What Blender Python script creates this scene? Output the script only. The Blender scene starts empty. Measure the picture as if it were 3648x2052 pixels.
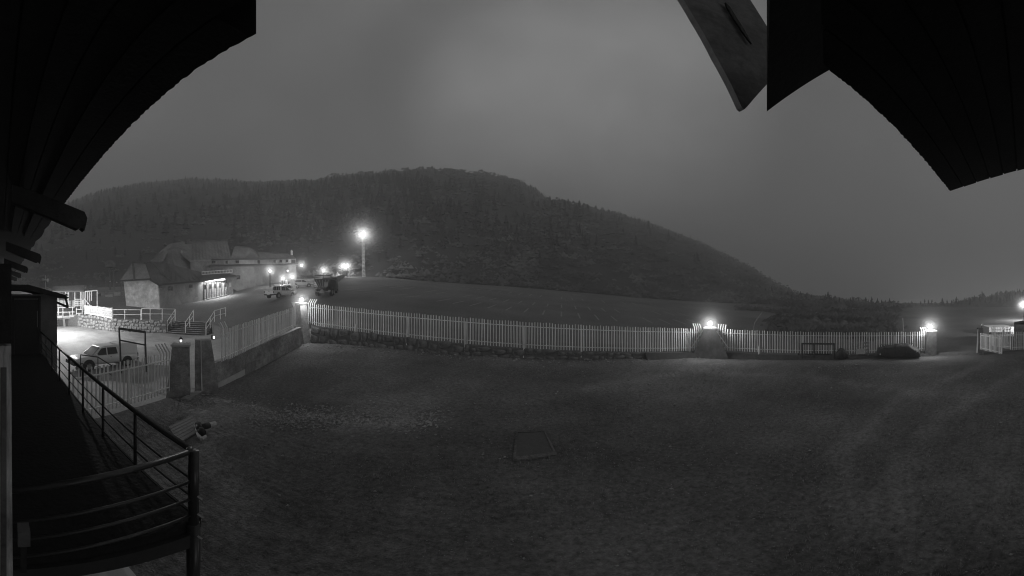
import bpy, math, random
import numpy as np
from mathutils import Vector, Matrix, noise

RND = random.Random(7)
NPR = np.random.RandomState(7)
sc = bpy.context.scene
COL = sc.collection
rad = math.radians
CZ = 6.0                      # height of the security camera above the lowest datum
K = rad(180.0 / 3648.0)       # the photograph is a 180 degree equirectangular panorama
HOR = 1048.0                  # its horizon row

# ------------------------------------------------------------------ camera
cam = bpy.data.cameras.new('camera')
cam.type = 'PANO'
cam.panorama_type = 'EQUIRECTANGULAR'
cam.longitude_min = rad(-90); cam.longitude_max = rad(90)
cam.latitude_max = HOR * K
cam.latitude_min = -(2052 - HOR) * K
cam.clip_start = 0.02; cam.clip_end = 6000
camo = bpy.data.objects.new('camera', cam)
camo.location = (0, 0, CZ); camo.rotation_euler = (rad(90), 0, 0)
COL.objects.link(camo); sc.camera = camo

# ------------------------------------------------------------------ sky and light
SKY = 0.86
world = bpy.data.worlds.new('World'); sc.world = world; world.use_nodes = True
nt = world.node_tree; nt.nodes.clear()
def N(tree, typ, **kw):
    n = tree.nodes.new(typ)
    for k, v in kw.items():
        if k.startswith('i_'):
            n.inputs[k[2:].replace('_', ' ')].default_value = v
        else:
            setattr(n, k, v)
    return n
wo = N(nt, 'ShaderNodeOutputWorld'); bg = N(nt, 'ShaderNodeBackground')
sk = N(nt, 'ShaderNodeTexSky'); sk.sky_type = 'NISHITA'; sk.sun_disc = False
sk.sun_elevation = rad(2.0); sk.sun_rotation = rad(20.0)
bw = N(nt, 'ShaderNodeRGBToBW'); nt.links.new(sk.outputs[0], bw.inputs[0])
tc = N(nt, 'ShaderNodeTexCoord')
nz = N(nt, 'ShaderNodeTexNoise'); nz.inputs['Scale'].default_value = 2.4; nz.inputs['Detail'].default_value = 7; nz.inputs['Distortion'].default_value = .15; nz.inputs['Roughness'].default_value = 0.5
nt.links.new(tc.outputs['Generated'], nz.inputs['Vector'])
# overcast cloud sheet: smooth grey with soft lighter and darker swells
mr = N(nt, 'ShaderNodeMapRange'); mr.inputs['From Min'].default_value = .3; mr.inputs['From Max'].default_value = .7
mr.inputs['To Min'].default_value = .72; mr.inputs['To Max'].default_value = 1.30
nt.links.new(nz.outputs['Fac'], mr.inputs['Value'])
# thinner cloud toward the dawn: a broad lobe round one direction of the sky
dotn = N(nt, 'ShaderNodeVectorMath'); dotn.operation = 'DOT_PRODUCT'
dv = Vector((math.sin(rad(14)) * math.cos(rad(28)), math.cos(rad(14)) * math.cos(rad(28)), math.sin(rad(28))))
dotn.inputs[1].default_value = dv; nt.links.new(tc.outputs['Generated'], dotn.inputs[0])
mr2 = N(nt, 'ShaderNodeMapRange'); mr2.interpolation_type = 'SMOOTHSTEP'
mr2.inputs['From Min'].default_value = .84; mr2.inputs['From Max'].default_value = 1.0
mr2.inputs['To Min'].default_value = .162; mr2.inputs['To Max'].default_value = .48
nt.links.new(dotn.outputs['Value'], mr2.inputs['Value'])
mul = N(nt, 'ShaderNodeMath'); mul.operation = 'MULTIPLY'
nt.links.new(mr.outputs[0], mul.inputs[0]); nt.links.new(mr2.outputs[0], mul.inputs[1])
mads = N(nt, 'ShaderNodeMath'); mads.operation = 'MULTIPLY_ADD'; mads.inputs[1].default_value = 0.004
nt.links.new(bw.outputs[0], mads.inputs[0]); nt.links.new(mul.outputs[0], mads.inputs[2])
nt.links.new(mads.outputs[0], bg.inputs['Color']); bg.inputs['Strength'].default_value = SKY
nt.links.new(bg.outputs[0], wo.inputs[0])

sun = bpy.data.lights.new('sun', 'SUN'); sun.energy = 1.05; sun.angle = rad(28); sun.color = (1, 1, 1)
suno = bpy.data.objects.new('sun', sun); COL.objects.link(suno)
sd = Vector((0.68, -0.66, 0.38))                       # faint night light from behind the lodge
suno.rotation_euler = sd.to_track_quat('Z', 'Y').to_euler()
suno.location = (0, -20, 40)

sc.view_settings.view_transform = 'Standard'; sc.view_settings.look = 'None'
sc.view_settings.exposure = 0; sc.view_settings.gamma = 1; sc.view_settings.use_curve_mapping = False
sc.cycles.use_denoising = True; sc.cycles.filter_width = 1.1
sc.cycles.max_bounces = 5; sc.cycles.diffuse_bounces = 2; sc.cycles.volume_bounces = 1; sc.cycles.transparent_max_bounces = 16
sc.cycles.sample_clamp_indirect = 1.0; sc.cycles.sample_clamp_direct = 8.0

# ------------------------------------------------------------------ helpers
def azel(sx, sy): return (sx - 1824.0) * K, (HOR - sy) * K
def at(sx, sy, d):
    a, e = azel(sx, sy)
    return Vector((d * math.sin(a), d * math.cos(a), CZ + d * math.tan(e)))
def pol(azdeg, d): return (d * math.sin(rad(azdeg)), d * math.cos(rad(azdeg)))
def lerp(a, b, t): return a + (b - a) * t
def V(*a): return Vector(a)

MATS = {}
def mat(name, v, rough=.8, var=.25, scale=3.0, bump=0.0, bscale=None, metal=0.0, spec=.3, detail=6, var2=0, scale2=.3, stretch=None):
    m = bpy.data.materials.new(name); m.use_nodes = True; t = m.node_tree; t.nodes.clear()
    out = N(t, 'ShaderNodeOutputMaterial'); b = N(t, 'ShaderNodeBsdfPrincipled'); t.links.new(b.outputs[0], out.inputs[0])
    b.inputs['Roughness'].default_value = rough; b.inputs['Metallic'].default_value = metal
    b.inputs['Specular IOR Level'].default_value = spec
    co = N(t, 'ShaderNodeTexCoord'); src = co.outputs['Object']
    if stretch:
        mp = N(t, 'ShaderNodeMapping'); mp.inputs['Scale'].default_value = stretch; t.links.new(src, mp.inputs[0]); src = mp.outputs[0]
    n1 = N(t, 'ShaderNodeTexNoise'); n1.inputs['Scale'].default_value = scale; n1.inputs['Detail'].default_value = detail; n1.inputs['Roughness'].default_value = .78
    t.links.new(src, n1.inputs['Vector'])
    r1 = N(t, 'ShaderNodeMapRange'); r1.inputs['From Min'].default_value = .25; r1.inputs['From Max'].default_value = .75
    r1.inputs['To Min'].default_value = v * (1 - var); r1.inputs['To Max'].default_value = v * (1 + var); t.links.new(n1.outputs['Fac'], r1.inputs['Value'])
    cur = r1.outputs[0]
    if var2:
        n2 = N(t, 'ShaderNodeTexNoise'); n2.inputs['Scale'].default_value = scale2; n2.inputs['Detail'].default_value = 4
        t.links.new(src, n2.inputs['Vector'])
        r2 = N(t, 'ShaderNodeMapRange'); r2.inputs['From Min'].default_value = .3; r2.inputs['From Max'].default_value = .7
        r2.inputs['To Min'].default_value = 1 - var2; r2.inputs['To Max'].default_value = 1 + var2; t.links.new(n2.outputs['Fac'], r2.inputs['Value'])
        mm = N(t, 'ShaderNodeMath'); mm.operation = 'MULTIPLY'; t.links.new(cur, mm.inputs[0]); t.links.new(r2.outputs[0], mm.inputs[1]); cur = mm.outputs[0]
    t.links.new(cur, b.inputs['Base Color'])
    if bump:
        nb = N(t, 'ShaderNodeTexNoise'); nb.inputs['Scale'].default_value = bscale or scale * 4; nb.inputs['Detail'].default_value = 5; t.links.new(src, nb.inputs['Vector'])
        bp = N(t, 'ShaderNodeBump'); bp.inputs['Strength'].default_value = min(1, bump); bp.inputs['Distance'].default_value = .05 * max(1, bump)
        t.links.new(nb.outputs['Fac'], bp.inputs['Height']); t.links.new(bp.outputs[0], b.inputs['Normal'])
    MATS[name] = m
    return m
def emat(name, v, s):
    m = bpy.data.materials.new(name); m.use_nodes = True; t = m.node_tree; t.nodes.clear()
    out = N(t, 'ShaderNodeOutputMaterial'); e = N(t, 'ShaderNodeEmission'); e.inputs['Color'].default_value = (v, v, v, 1); e.inputs['Strength'].default_value = s
    t.links.new(e.outputs[0], out.inputs[0]); MATS[name] = m
    try: m.cycles.emission_sampling = 'NONE'
    except Exception: pass
    return m
def vmat(name, dens):
    m = bpy.data.materials.new(name); m.use_nodes = True; t = m.node_tree; t.nodes.clear()
    out = N(t, 'ShaderNodeOutputMaterial'); p = N(t, 'ShaderNodeVolumePrincipled')
    p.inputs['Color'].default_value = (.93, .93, .93, 1); p.inputs['Density'].default_value = dens; p.inputs['Anisotropy'].default_value = 0.0
    t.links.new(p.outputs[0], out.inputs['Volume']); MATS[name] = m; return m

class MB:
    def __init__(s): s.v = []; s.f = []
    def quad(s, *p):
        i = len(s.v); s.v += [Vector(q) for q in p]; s.f.append(tuple(range(i, i + len(p)))); return s
    def hexa(s, p):          # 8 points, bottom ring then top ring
        i = len(s.v); s.v += [Vector(q) for q in p]
        for q in ((3, 2, 1, 0), (4, 5, 6, 7), (0, 1, 5, 4), (1, 2, 6, 5), (2, 3, 7, 6), (3, 0, 4, 7)): s.f.append(tuple(i + k for k in q))
        return s
    def box(s, c, d, rz=0.0, rx=0.0, ry=0.0):
        c = Vector(c); M = Matrix.Rotation(rz, 3, 'Z') @ Matrix.Rotation(ry, 3, 'Y') @ Matrix.Rotation(rx, 3, 'X')
        x, y, z = d[0] / 2, d[1] / 2, d[2] / 2
        return s.hexa([c + M @ Vector(q) for q in ((-x, -y, -z), (x, -y, -z), (x, y, -z), (-x, y, -z), (-x, -y, z), (x, -y, z), (x, y, z), (-x, y, z))])
    def beam(s, a, b, w, h, up=(0, 0, 1)):
        a = Vector(a); b = Vector(b); d = (b - a).normalized(); up = Vector(up)
        if abs(d.dot(up)) > .99: up = Vector((0, 1, 0))
        x = d.cross(up).normalized() * w / 2; y = x.cross(d).normalized() * h / 2
        return s.hexa([a - x - y, a + x - y, b + x - y, b - x - y, a - x + y, a + x + y, b + x + y, b - x + y])
    def tube(s, a, b, r, n=7, r2=None):
        a = Vector(a); b = Vector(b); d = (b - a).normalized(); up = Vector((0, 0, 1)) if abs(d.z) < .9 else Vector((1, 0, 0))
        x = d.cross(up).normalized(); y = d.cross(x).normalized(); r2 = r if r2 is None else r2
        return s.loft([[p + (x * math.cos(t) + y * math.sin(t)) * q for t in [2 * math.pi * k / n for k in range(n)]] for p, q in ((a, r), (b, r2))])
    def path(s, pts, r, n=7):
        for a, b in zip(pts[:-1], pts[1:]): s.tube(a, b, r, n)
        return s
    def loft(s, rings, cap=True):
        i = len(s.v); n = len(rings[0])
        for r in rings: s.v += [Vector(p) for p in r]
        for k in range(len(rings) - 1):
            for j in range(n):
                s.f.append((i + k * n + j, i + k * n + (j + 1) % n, i + (k + 1) * n + (j + 1) % n, i + (k + 1) * n + j))
        if cap:
            s.f.append(tuple(i + j for j in reversed(range(n)))); s.f.append(tuple(i + (len(rings) - 1) * n + j for j in range(n)))
        return s
    def prism(s, pts, vec):
        vec = Vector(vec); return s.loft([[Vector(p) for p in pts], [Vector(p) + vec for p in pts]])
    def lathe(s, c, prof, n=10):
        c = Vector(c)
        return s.loft([[c + Vector((r * math.cos(2 * math.pi * k / n), r * math.sin(2 * math.pi * k / n), z)) for k in range(n)] for r, z in prof])
    def ball(s, c, r, n=10, m=6, sq=1.0):
        return s.lathe(c, [(max(.002, r * math.sin(math.pi * k / m)), -r * sq * math.cos(math.pi * k / m)) for k in range(m + 1)], n)
    def build(s, name, m, parent=None, smooth=False, kind=None, world=True):
        me = bpy.data.meshes.new(name)
        off = parent_loc(parent) if (parent is not None and world) else Vector((0, 0, 0))
        me.from_pydata([tuple(p - off) for p in s.v], [], s.f)
        me.materials.append(m)
        if smooth: me.polygons.foreach_set('use_smooth', [True] * len(me.polygons))
        me.validate(); me.update()
        o = bpy.data.objects.new(name, me); COL.objects.link(o)
        if parent is not None: o.parent = parent
        if kind: o['kind'] = kind
        return o
def parent_loc(p):
    l = Vector((0, 0, 0))
    while p is not None: l = l + p.location; p = p.parent
    return l
def thing(name, label, cat, loc=(0, 0, 0), rz=0, group=None):
    o = bpy.data.objects.new(name, None); o.empty_display_size = .2; COL.objects.link(o)
    o.location = loc; o.rotation_euler = (0, 0, rz); tag(o, label, cat, group); return o
def tag(o, label, cat, group=None):
    o['label'] = label; o['category'] = cat
    if group: o['group'] = group
    return o
def inst(mesh, name, parent, loc, rz=0, scale=(1, 1, 1), rot=None):
    o = bpy.data.objects.new(name, mesh); COL.objects.link(o)
    o.parent = parent; o.location = Vector(loc) - parent_loc(parent) if parent is not None else loc
    o.rotation_euler = rot or (0, 0, rz); o.scale = scale
    return o
def copy_tree(o, parent=None):
    c = o.copy(); COL.objects.link(c)
    if parent is not None: c.parent = parent
    for ch in list(o.children): copy_tree(ch, c)
    return c
def fbm(x, y, z=0., o=4): return noise.fractal(Vector((x, y, z)), 1.0, 2.0, o)

# ------------------------------------------------------------------ materials
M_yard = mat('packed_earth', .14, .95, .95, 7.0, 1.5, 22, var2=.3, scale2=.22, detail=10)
M_lot = mat('car_park_asphalt', .15, .9, .5, 4.5, .4, 20, var2=.25, scale2=.12, detail=9)
M_fore = mat('forecourt_concrete', .30, .85, .2, 1.2, .4, 12, var2=.28, scale2=.3, detail=8)
M_hill = mat('hill_heath', .055, 1, .4, .05, 0, var2=.4, scale2=.012, detail=10)
M_leaf = mat('needles', .035, .9, .4, .8)
M_bush = mat('heath_scrub', .12, .95, .85, .09, detail=8, var2=.7, scale2=.06)
M_bark = mat('bark', .07, .9, .3, 6)
M_fence = mat('fence_paint', .88, .55, .12, 3)
M_pillar = mat('weathered_concrete', .27, .9, .5, 3.2, 1.1, 12, var2=.3, scale2=.8)
M_cap = mat('pillar_cap_stone', .42, .85, .2, 4, .3)
M_stone = mat('field_stone', .33, .9, .45, 2.4, .8, 8, var2=.35, scale2=1.1)
M_mortar = mat('mortar', .13, .95, .25, 5, .4)
M_rubble = mat('rubble_wall', .46, .9, .35, 2.0, 1.0, 4, var2=.3, scale2=1.3)
M_plas = mat('grey_render', .17, .9, .3, 1.6, .4, 9, var2=.25, scale2=.5)
M_roof = mat('dark_slate', .10, .7, .3, 2.0, .5, 6, var2=.2, scale2=.4)
M_lodge = mat('lodge_stone_render', .22, .9, .35, 1.3, .5, 7, var2=.25, scale2=.5)
M_roofp = mat('pale_slate', .20, .8, .25, 1.2, .4, 6, var2=.2, scale2=.3)
M_timber = mat('dark_timber', .035, .8, .4, 2.5, .4, 10, stretch=(6, 1, 1))
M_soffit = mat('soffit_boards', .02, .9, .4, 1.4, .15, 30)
M_beam = mat('weathered_beam', .16, .85, .5, 2.2, .7, 6)
M_steel = mat('dark_painted_steel', .045, .3, .3, 6, spec=.5)
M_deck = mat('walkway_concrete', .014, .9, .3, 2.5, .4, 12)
M_white = mat('white_paint', .75, .5, .1, 3)
M_wpost = mat('peeling_white_post', .62, .8, .6, 3.5, .5, 9, stretch=(3, 3, .5))
M_glass = mat('dark_glass', .02, .1, .2, 3, spec=.6)
M_tyre = mat('tyre_rubber', .02, .85, .2, 9)
M_rim = mat('wheel_rim', .35, .4, .15, 9, metal=.4)
M_car = mat('white_car_paint', .68, .3, .06, 2, spec=.5)
M_car2 = mat('silver_car_paint', .50, .35, .08, 2, spec=.5)
M_trim = mat('black_plastic', .025, .6, .2, 8)
M_truck = mat('truck_orange_grey', .10, .6, .35, 2.5)
M_truckl = mat('truck_bare_metal', .26, .5, .25, 3)
M_wood = mat('grey_planks', .26, .85, .35, 3, .4, 9, stretch=(1, 6, 1))
M_stones = mat('gravel_stones', .33, .9, .75, 22)
M_line = mat('worn_lot_paint', .30, .8, .4, 1.5)
M_tarp = mat('dark_tarpaulin', .06, .7, .4, 2.2, .6, 5)
M_grass = mat('dry_grass', .27, .9, .7, 2.5)
M_signw = mat('pale_board', .5, .7, .3, 6)
M_cream = mat('hut_white_wall', .6, .7, .1, 2)
M_hatch = mat('hatch_steel', .085, .7, .3, 5, .3)
E_lamp = emat('lamp_globe', 1, 8)
E_far = emat('lamp_far', 1, 8)
E_mast = emat('lamp_mast', 1, 9)
E_small = emat('lamp_small', 1, 2.2)
E_tube = emat('fluorescent', 1, 6)
E_flood = emat('flood', 1, 9)
V_GLOW = [(f, vmat('lamp_glow_mist', d)) for f, d in ((1.7, .003), (1.3, .005), (.98, .008), (.72, .013), (.5, .022), (.33, .038), (.2, .07))]  # added volume shells that give each lamp its glow

# ------------------------------------------------------------------ ground model
class TPS:
    def __init__(s, pts, lam=.02):
        p = np.array(pts, float); s.c = p[:, :2] / 10.; n = len(p)
        A = s.ker(s.c, s.c) + lam * np.eye(n); P = np.hstack([np.ones((n, 1)), s.c])
        M = np.block([[A, P], [P.T, np.zeros((3, 3))]])
        w = np.linalg.solve(M, np.concatenate([p[:, 2], np.zeros(3)])); s.w = w[:n]; s.a = w[n:]
    def ker(s, a, b):
        r2 = ((a[:, None, :] - b[None, :, :]) ** 2).sum(-1); return .5 * r2 * np.log(r2 + 1e-9)
    def __call__(s, x, y):
        q = np.stack([np.ravel(x), np.ravel(y)], 1) / 10.
        return (s.ker(q, s.c) @ s.w + s.a[0] + q @ s.a[1:]).reshape(np.shape(x))
    def z(s, x, y): return float(s(np.array([x]), np.array([y]))[0])
def cp(sx, sy, d): p = at(sx, sy, d); return (p.x, p.y, p.z)
def cpz(az, d, z): x, y = pol(az, d); return (x, y, CZ + z)

P1 = pol(-36.7, 28.0); P2 = pol(34.8, 26.8); P3 = pol(73.4, 27.5); P4 = pol(82.2, 27.0)
G1 = pol(-58.7, 16.0); G2 = pol(-53.6, 17.0)
yard_h = TPS([cp(735, 1398, 17), cp(1062, 1224, 27.5), cp(1271, 1221, 25.8), cp(1865, 1265, 23.2), cp(2200, 1268, 24.2), cp(2530, 1270, 26.5), cp(2950, 1268, 26.8), cp(3310, 1266, 27.4),
              cpz(-57, 16, -5.1), (0, 4, CZ - 5), (-3, 4, CZ - 5.05), (3, 6, CZ - 5), (8, 5, CZ - 5), (14, 3, CZ - 4.95), (24, 3, CZ - 4.9), (25, -6, CZ - 4.9),
              (-6, 4, CZ - 5.1), (-10, 4, CZ - 5.1), (-5, -6, CZ - 5), (5, -6, CZ - 5), (0, 13, CZ - 4.8), (10, 14, CZ - 5.05), (-9, 13, CZ - 4.85), (18, 12, CZ - 5.1), (-13, -6, CZ - 5.1)])
fore_h = TPS([cpz(-55, 17, -5.15), cp(380, 1307, 24.6), cp(594, 1187, 38.5), cp(735, 1195, 36.9), cp(399, 1180, 39), cp(278, 1164, 44), cpz(-80, 50, -4.7), (-13, 2, CZ - 5.2),
              cpz(-48, 22, -4.6), cpz(-46, 30, -3.9), (-16, -4, CZ - 5.2), (-30, -3, CZ - 5.0), cpz(-65, 30, -5.0), cpz(-52, 28, -4.75), (-60, 0, CZ - 4.6)])
up_h = TPS([cp(625, 1142, 41), cp(765, 1146, 39.4), cpz(-70.3, 39, -3.05), cpz(-76, 44.5, -2.9), cp(568, 1103, 48), cp(450, 1089, 52), cp(726, 1070, 58), cp(829, 1047, 66), cp(943, 1016, 76), cp(1052, 1000, 84),
            cpz(-43.3, 48, -.72), cpz(-33.3, 44, -.33), cp(1075, 1020, 64), cp(1230, 987, 88), cp(1297, 985, 86), cp(1500, 1000, 93), cp(1800, 1020, 100), cp(2100, 1045, 103), cp(2400, 1070, 105), cp(2800, 1088, 110), cp(3150, 1100, 115),
            cpz(-36, 28.3, -2.9), cpz(-20, 24.8, -3.2), cpz(0, 23.2, -3.75), cpz(20, 24.5, -4.2), cpz(34, 27, -4.7), cpz(55, 26, -4.95), cpz(73, 28, -5.0), cpz(82, 27, -4.9), cpz(88, 28, -4.9), cpz(84, 70, -5.0), cpz(78, 115, -5.4), cpz(92, 100, -5.0),
            cpz(-45, 22, -4.2), cpz(-48, 24, -4.2), cpz(-77, 70, -.7), cpz(-79, 50, -2.9), cpz(-75, 110, 2), cpz(-90, 80, 0), cpz(-92, 120, 2), cpz(0, 60, -.95), cpz(-22, 55, .5), cpz(25, 60, -3.2), cpz(55, 60, -4.7), cpz(-52, 45, -2.2), cpz(-55, 110, 4), (32, -10, CZ - 4.9), (60, -10, CZ - 5)], .01)

FENCE = [(-15.5, -12), (-12.6, 0.0), (-11.7, 2.6), G1, G2, P1, P2, P3, P4, (28.4, .6), (30.5, -14)]
WALLP = [(-70, -12), (-60, 4)] + [pol(*q) for q in ((-80, 47), (-76.3, 44), (-70.3, 39), (-60.8, 38.5), (-60.6, 41.0), (-52.9, 39.0), (-52.6, 36.9), (-50, 32), (-48.5, 24), (-46.9, 20.6))]
def raydist(poly, az):
    dx, dy = math.sin(az), math.cos(az); best = None
    for (x0, y0), (x1, y1) in zip(poly[:-1], poly[1:]):
        ex, ey = x1 - x0, y1 - y0; den = dx * ey - dy * ex
        if abs(den) < 1e-9: continue
        t = (x0 * ey - y0 * ex) / den; u = (x0 * dy - y0 * dx) / den
        if t > 0 and -1e-6 <= u <= 1 + 1e-6 and (best is None or t < best): best = t
    return best
def polar_mesh(name, m, azs, d_in, d_out, nr, hfun, rough=.0, skirt=None, power=1.0):
    vs = []; fs = []; nrr = nr + (1 if skirt else 0)
    for a in azs:
        di, do = d_in(a), d_out(a)
        ring = []
        for k in range(nr):
            t = (k / (nr - 1)) ** power
            ring.append(di * (do / di) ** t)
        d = np.array(ring); x = d * math.sin(a); y = d * math.cos(a); z = hfun(x, y)
        if rough:
            z = z + np.array([rough * (fbm(x[k] * .35, y[k] * .35) * .9 + .45 * fbm(x[k] * 1.3, y[k] * 1.3, 5)) * min(1, d[k] / 4) for k in range(nr)])
        if skirt: vs.append((x[0] * .9985, y[0] * .9985, skirt(x[0], y[0])))
        vs += list(zip(x, y, z))
    n = nrr
    for i in range(len(azs) - 1):
        for k in range(n - 1): fs.append((i * n + k, i * n + k + 1, (i + 1) * n + k + 1, (i + 1) * n + k))
    me = bpy.data.meshes.new(name); me.from_pydata([tuple(map(float, v)) for v in vs], [], fs); me.materials.append(m)
    me.polygons.foreach_set('use_smooth', [True] * len(me.polygons)); me.update()
    if me.polygons[len(me.polygons) // 2].normal.z < 0: me.flip_normals()
    o = bpy.data.objects.new(name, me); COL.objects.link(o); o['kind'] = 'structure'; return o
azr = lambda a, b, s: [rad(a + s * i) for i in range(int(round((b - a) / s)) + 1)]
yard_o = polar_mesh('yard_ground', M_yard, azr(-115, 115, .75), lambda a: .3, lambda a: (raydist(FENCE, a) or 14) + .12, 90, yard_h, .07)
def seg_d(x, y, P):
    best = 1e9
    for (x0, y0), (x1, y1) in zip(P[:-1], P[1:]):
        ex, ey = x1 - x0, y1 - y0; t = max(0, min(1, ((x - x0) * ex + (y - y0) * ey) / (ex * ex + ey * ey))); best = min(best, math.hypot(x - x0 - ex * t, y - y0 - ey * t))
    return best
def gxy(sx, sy): a, e = azel(sx, sy); d = 4.95 / math.tan(-e); return d * math.sin(a), d * math.cos(a)
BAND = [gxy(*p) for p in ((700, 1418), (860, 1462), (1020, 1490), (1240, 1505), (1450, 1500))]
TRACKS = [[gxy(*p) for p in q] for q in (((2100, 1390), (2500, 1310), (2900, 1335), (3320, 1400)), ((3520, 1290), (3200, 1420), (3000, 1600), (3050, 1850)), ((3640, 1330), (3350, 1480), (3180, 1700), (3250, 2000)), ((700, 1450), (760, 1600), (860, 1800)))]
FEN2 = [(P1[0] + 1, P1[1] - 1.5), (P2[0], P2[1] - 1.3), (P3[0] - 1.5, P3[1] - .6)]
PATCH = [(gxy(1405, 1375), 1.3), (gxy(1620, 1385), 1.5), (gxy(2450, 1310), 3.0), (gxy(2850, 1350), 3.2), (gxy(3300, 1330), 2.4)]  # first two: pools of light on the yard painted as paler earth
att = yard_o.data.attributes.new('wear_and_light', 'FLOAT', 'POINT'); wv = []  # trodden earth plus the painted light patches
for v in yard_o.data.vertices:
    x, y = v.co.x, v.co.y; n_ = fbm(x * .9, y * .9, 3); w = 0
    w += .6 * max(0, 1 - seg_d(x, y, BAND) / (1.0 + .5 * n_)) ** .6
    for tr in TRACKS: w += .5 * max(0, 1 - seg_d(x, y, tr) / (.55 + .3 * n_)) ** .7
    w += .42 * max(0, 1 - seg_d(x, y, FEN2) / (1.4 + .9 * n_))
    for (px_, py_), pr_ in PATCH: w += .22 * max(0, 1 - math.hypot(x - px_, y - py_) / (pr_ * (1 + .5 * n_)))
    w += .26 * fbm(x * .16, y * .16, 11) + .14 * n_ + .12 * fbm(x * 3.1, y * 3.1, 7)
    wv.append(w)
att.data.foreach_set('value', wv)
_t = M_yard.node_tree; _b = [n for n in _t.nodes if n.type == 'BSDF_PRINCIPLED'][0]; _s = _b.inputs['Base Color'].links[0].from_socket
_a = N(_t, 'ShaderNodeAttribute'); _a.attribute_name = 'wear_and_light'; _x = N(_t, 'ShaderNodeMath'); _x.operation = 'MULTIPLY_ADD'; _t.links.new(_a.outputs['Fac'], _x.inputs[0]); _t.links.new(_s, _x.inputs[1]); _t.links.new(_s, _x.inputs[2])
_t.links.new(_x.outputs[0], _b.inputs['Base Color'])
polar_mesh('forecourt', M_fore, azr(-100, -46, .75), lambda a: raydist(FENCE, a) - .05, lambda a: (raydist(WALLP, a) or 60) + 1.0, 40, fore_h, .02, skirt=lambda x, y: fore_h.z(x, y) - 1.5)
FAR = [(-110, 115), (-70, 112), (-50, 104), (-38, 96), (-29, 89), (-16, 94), (0, 101), (14, 104), (30, 106), (48, 111), (66, 117), (75, 160), (110, 170)]
def far_d(a):
    d = math.degrees(a); return float(np.interp(d, [p[0] for p in FAR], [p[1] for p in FAR]))
polar_mesh('upper_plaza', M_lot, azr(-100, -46.9, .3), lambda a: (raydist(WALLP, a) or 60) + .5, far_d, 40, up_h, .03, skirt=lambda x, y: fore_h.z(x, y) - .05)
polar_mesh('car_park', M_lot, azr(-46.9, 112, .7), lambda a: raydist(FENCE, a) - .05, far_d, 46, up_h, .02, skirt=lambda x, y: up_h.z(x, y) - 1.8)
def gz(x, y): return up_h.z(x, y)
def hit(sx, sy, h=up_h, d0=15, d1=130):
    a, e = azel(sx, sy); d = d0
    while d < d1:
        if CZ + d * math.tan(e) <= h.z(d * math.sin(a), d * math.cos(a)): break
        d += .25
    return Vector((d * math.sin(a), d * math.cos(a), h.z(d * math.sin(a), d * math.cos(a))))

# lot markings: two rows of parking stripes, 4 mm above the asphalt
lm = MB(); la = rad(8.8); lu = Vector((math.sin(la), math.cos(la), 0)); lv = Vector((lu.y, -lu.x, 0))
b0 = hit(2000, 1129)
def stripe(mb, p, q, w):
    n = 6; s = (q - p).normalized(); side = Vector((s.y, -s.x, 0)) * w / 2; prev = None
    for k in range(n + 1):
        c = p.lerp(q, k / n); l = c - side; r = c + side
        l = V(l.x, l.y, gz(l.x, l.y) + .035); r = V(r.x, r.y, gz(r.x, r.y) + .035)
        if prev: mb.quad(prev[0], prev[1], r, l)
        prev = (l, r)
for row, (off, ln) in enumerate(((0, 6.0), (11.5, 6.0), (30, 6.0))):
    for k in range(-14, 10):
        p = b0 + lu * off + lv * (k * 2.35)
        if p.y < 25 or abs(math.degrees(math.atan2(p.x, p.y))) > 60: continue
        if RND.random() < .12: continue
        stripe(lm, p, p + lu * ln * RND.uniform(.85, 1), .2)
lo = lm.build('lot_markings', M_line); lo['kind'] = 'structure'

# ------------------------------------------------------------------ hills
def pan(px, py): return px * 1.41615, py * 1.41615
RID_FAR = [(-120, 640), (0, 610), (90, 570), (150, 520), (250, 484), (350, 464), (480, 452), (560, 456), (650, 461), (780, 456), (900, 441), (1000, 431), (1060, 427), (1150, 431), (1230, 440), (1300, 453), (1340, 472), (1380, 506), (1420, 545), (1500, 590), (1650, 650), (1800, 700), (1950, 745), (2100, 768), (2250, 784)]
RID_NEAR = [(1000, 640), (1100, 590), (1200, 545), (1300, 512), (1380, 508), (1460, 520), (1540, 540), (1620, 565), (1700, 592), (1780, 622), (1840, 650), (1890, 678), (1940, 712), (2000, 742), (2060, 755), (2150, 766), (2240, 783)]
RID_R = [(2225, 786), (2300, 786), (2360, 782), (2400, 776), (2440, 764), (2480, 752), (2530, 744), (2576, 737), (2650, 722), (2800, 700), (2900, 700)]
def ridge_fn(tab):
    xs = [pan(*p)[0] for p in tab]; ys = [pan(*p)[1] for p in tab]
    def f(a):
        sx = a / K + 1824; return math.tan((HOR - float(np.interp(sx, xs, ys))) * K)
    return f
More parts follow.
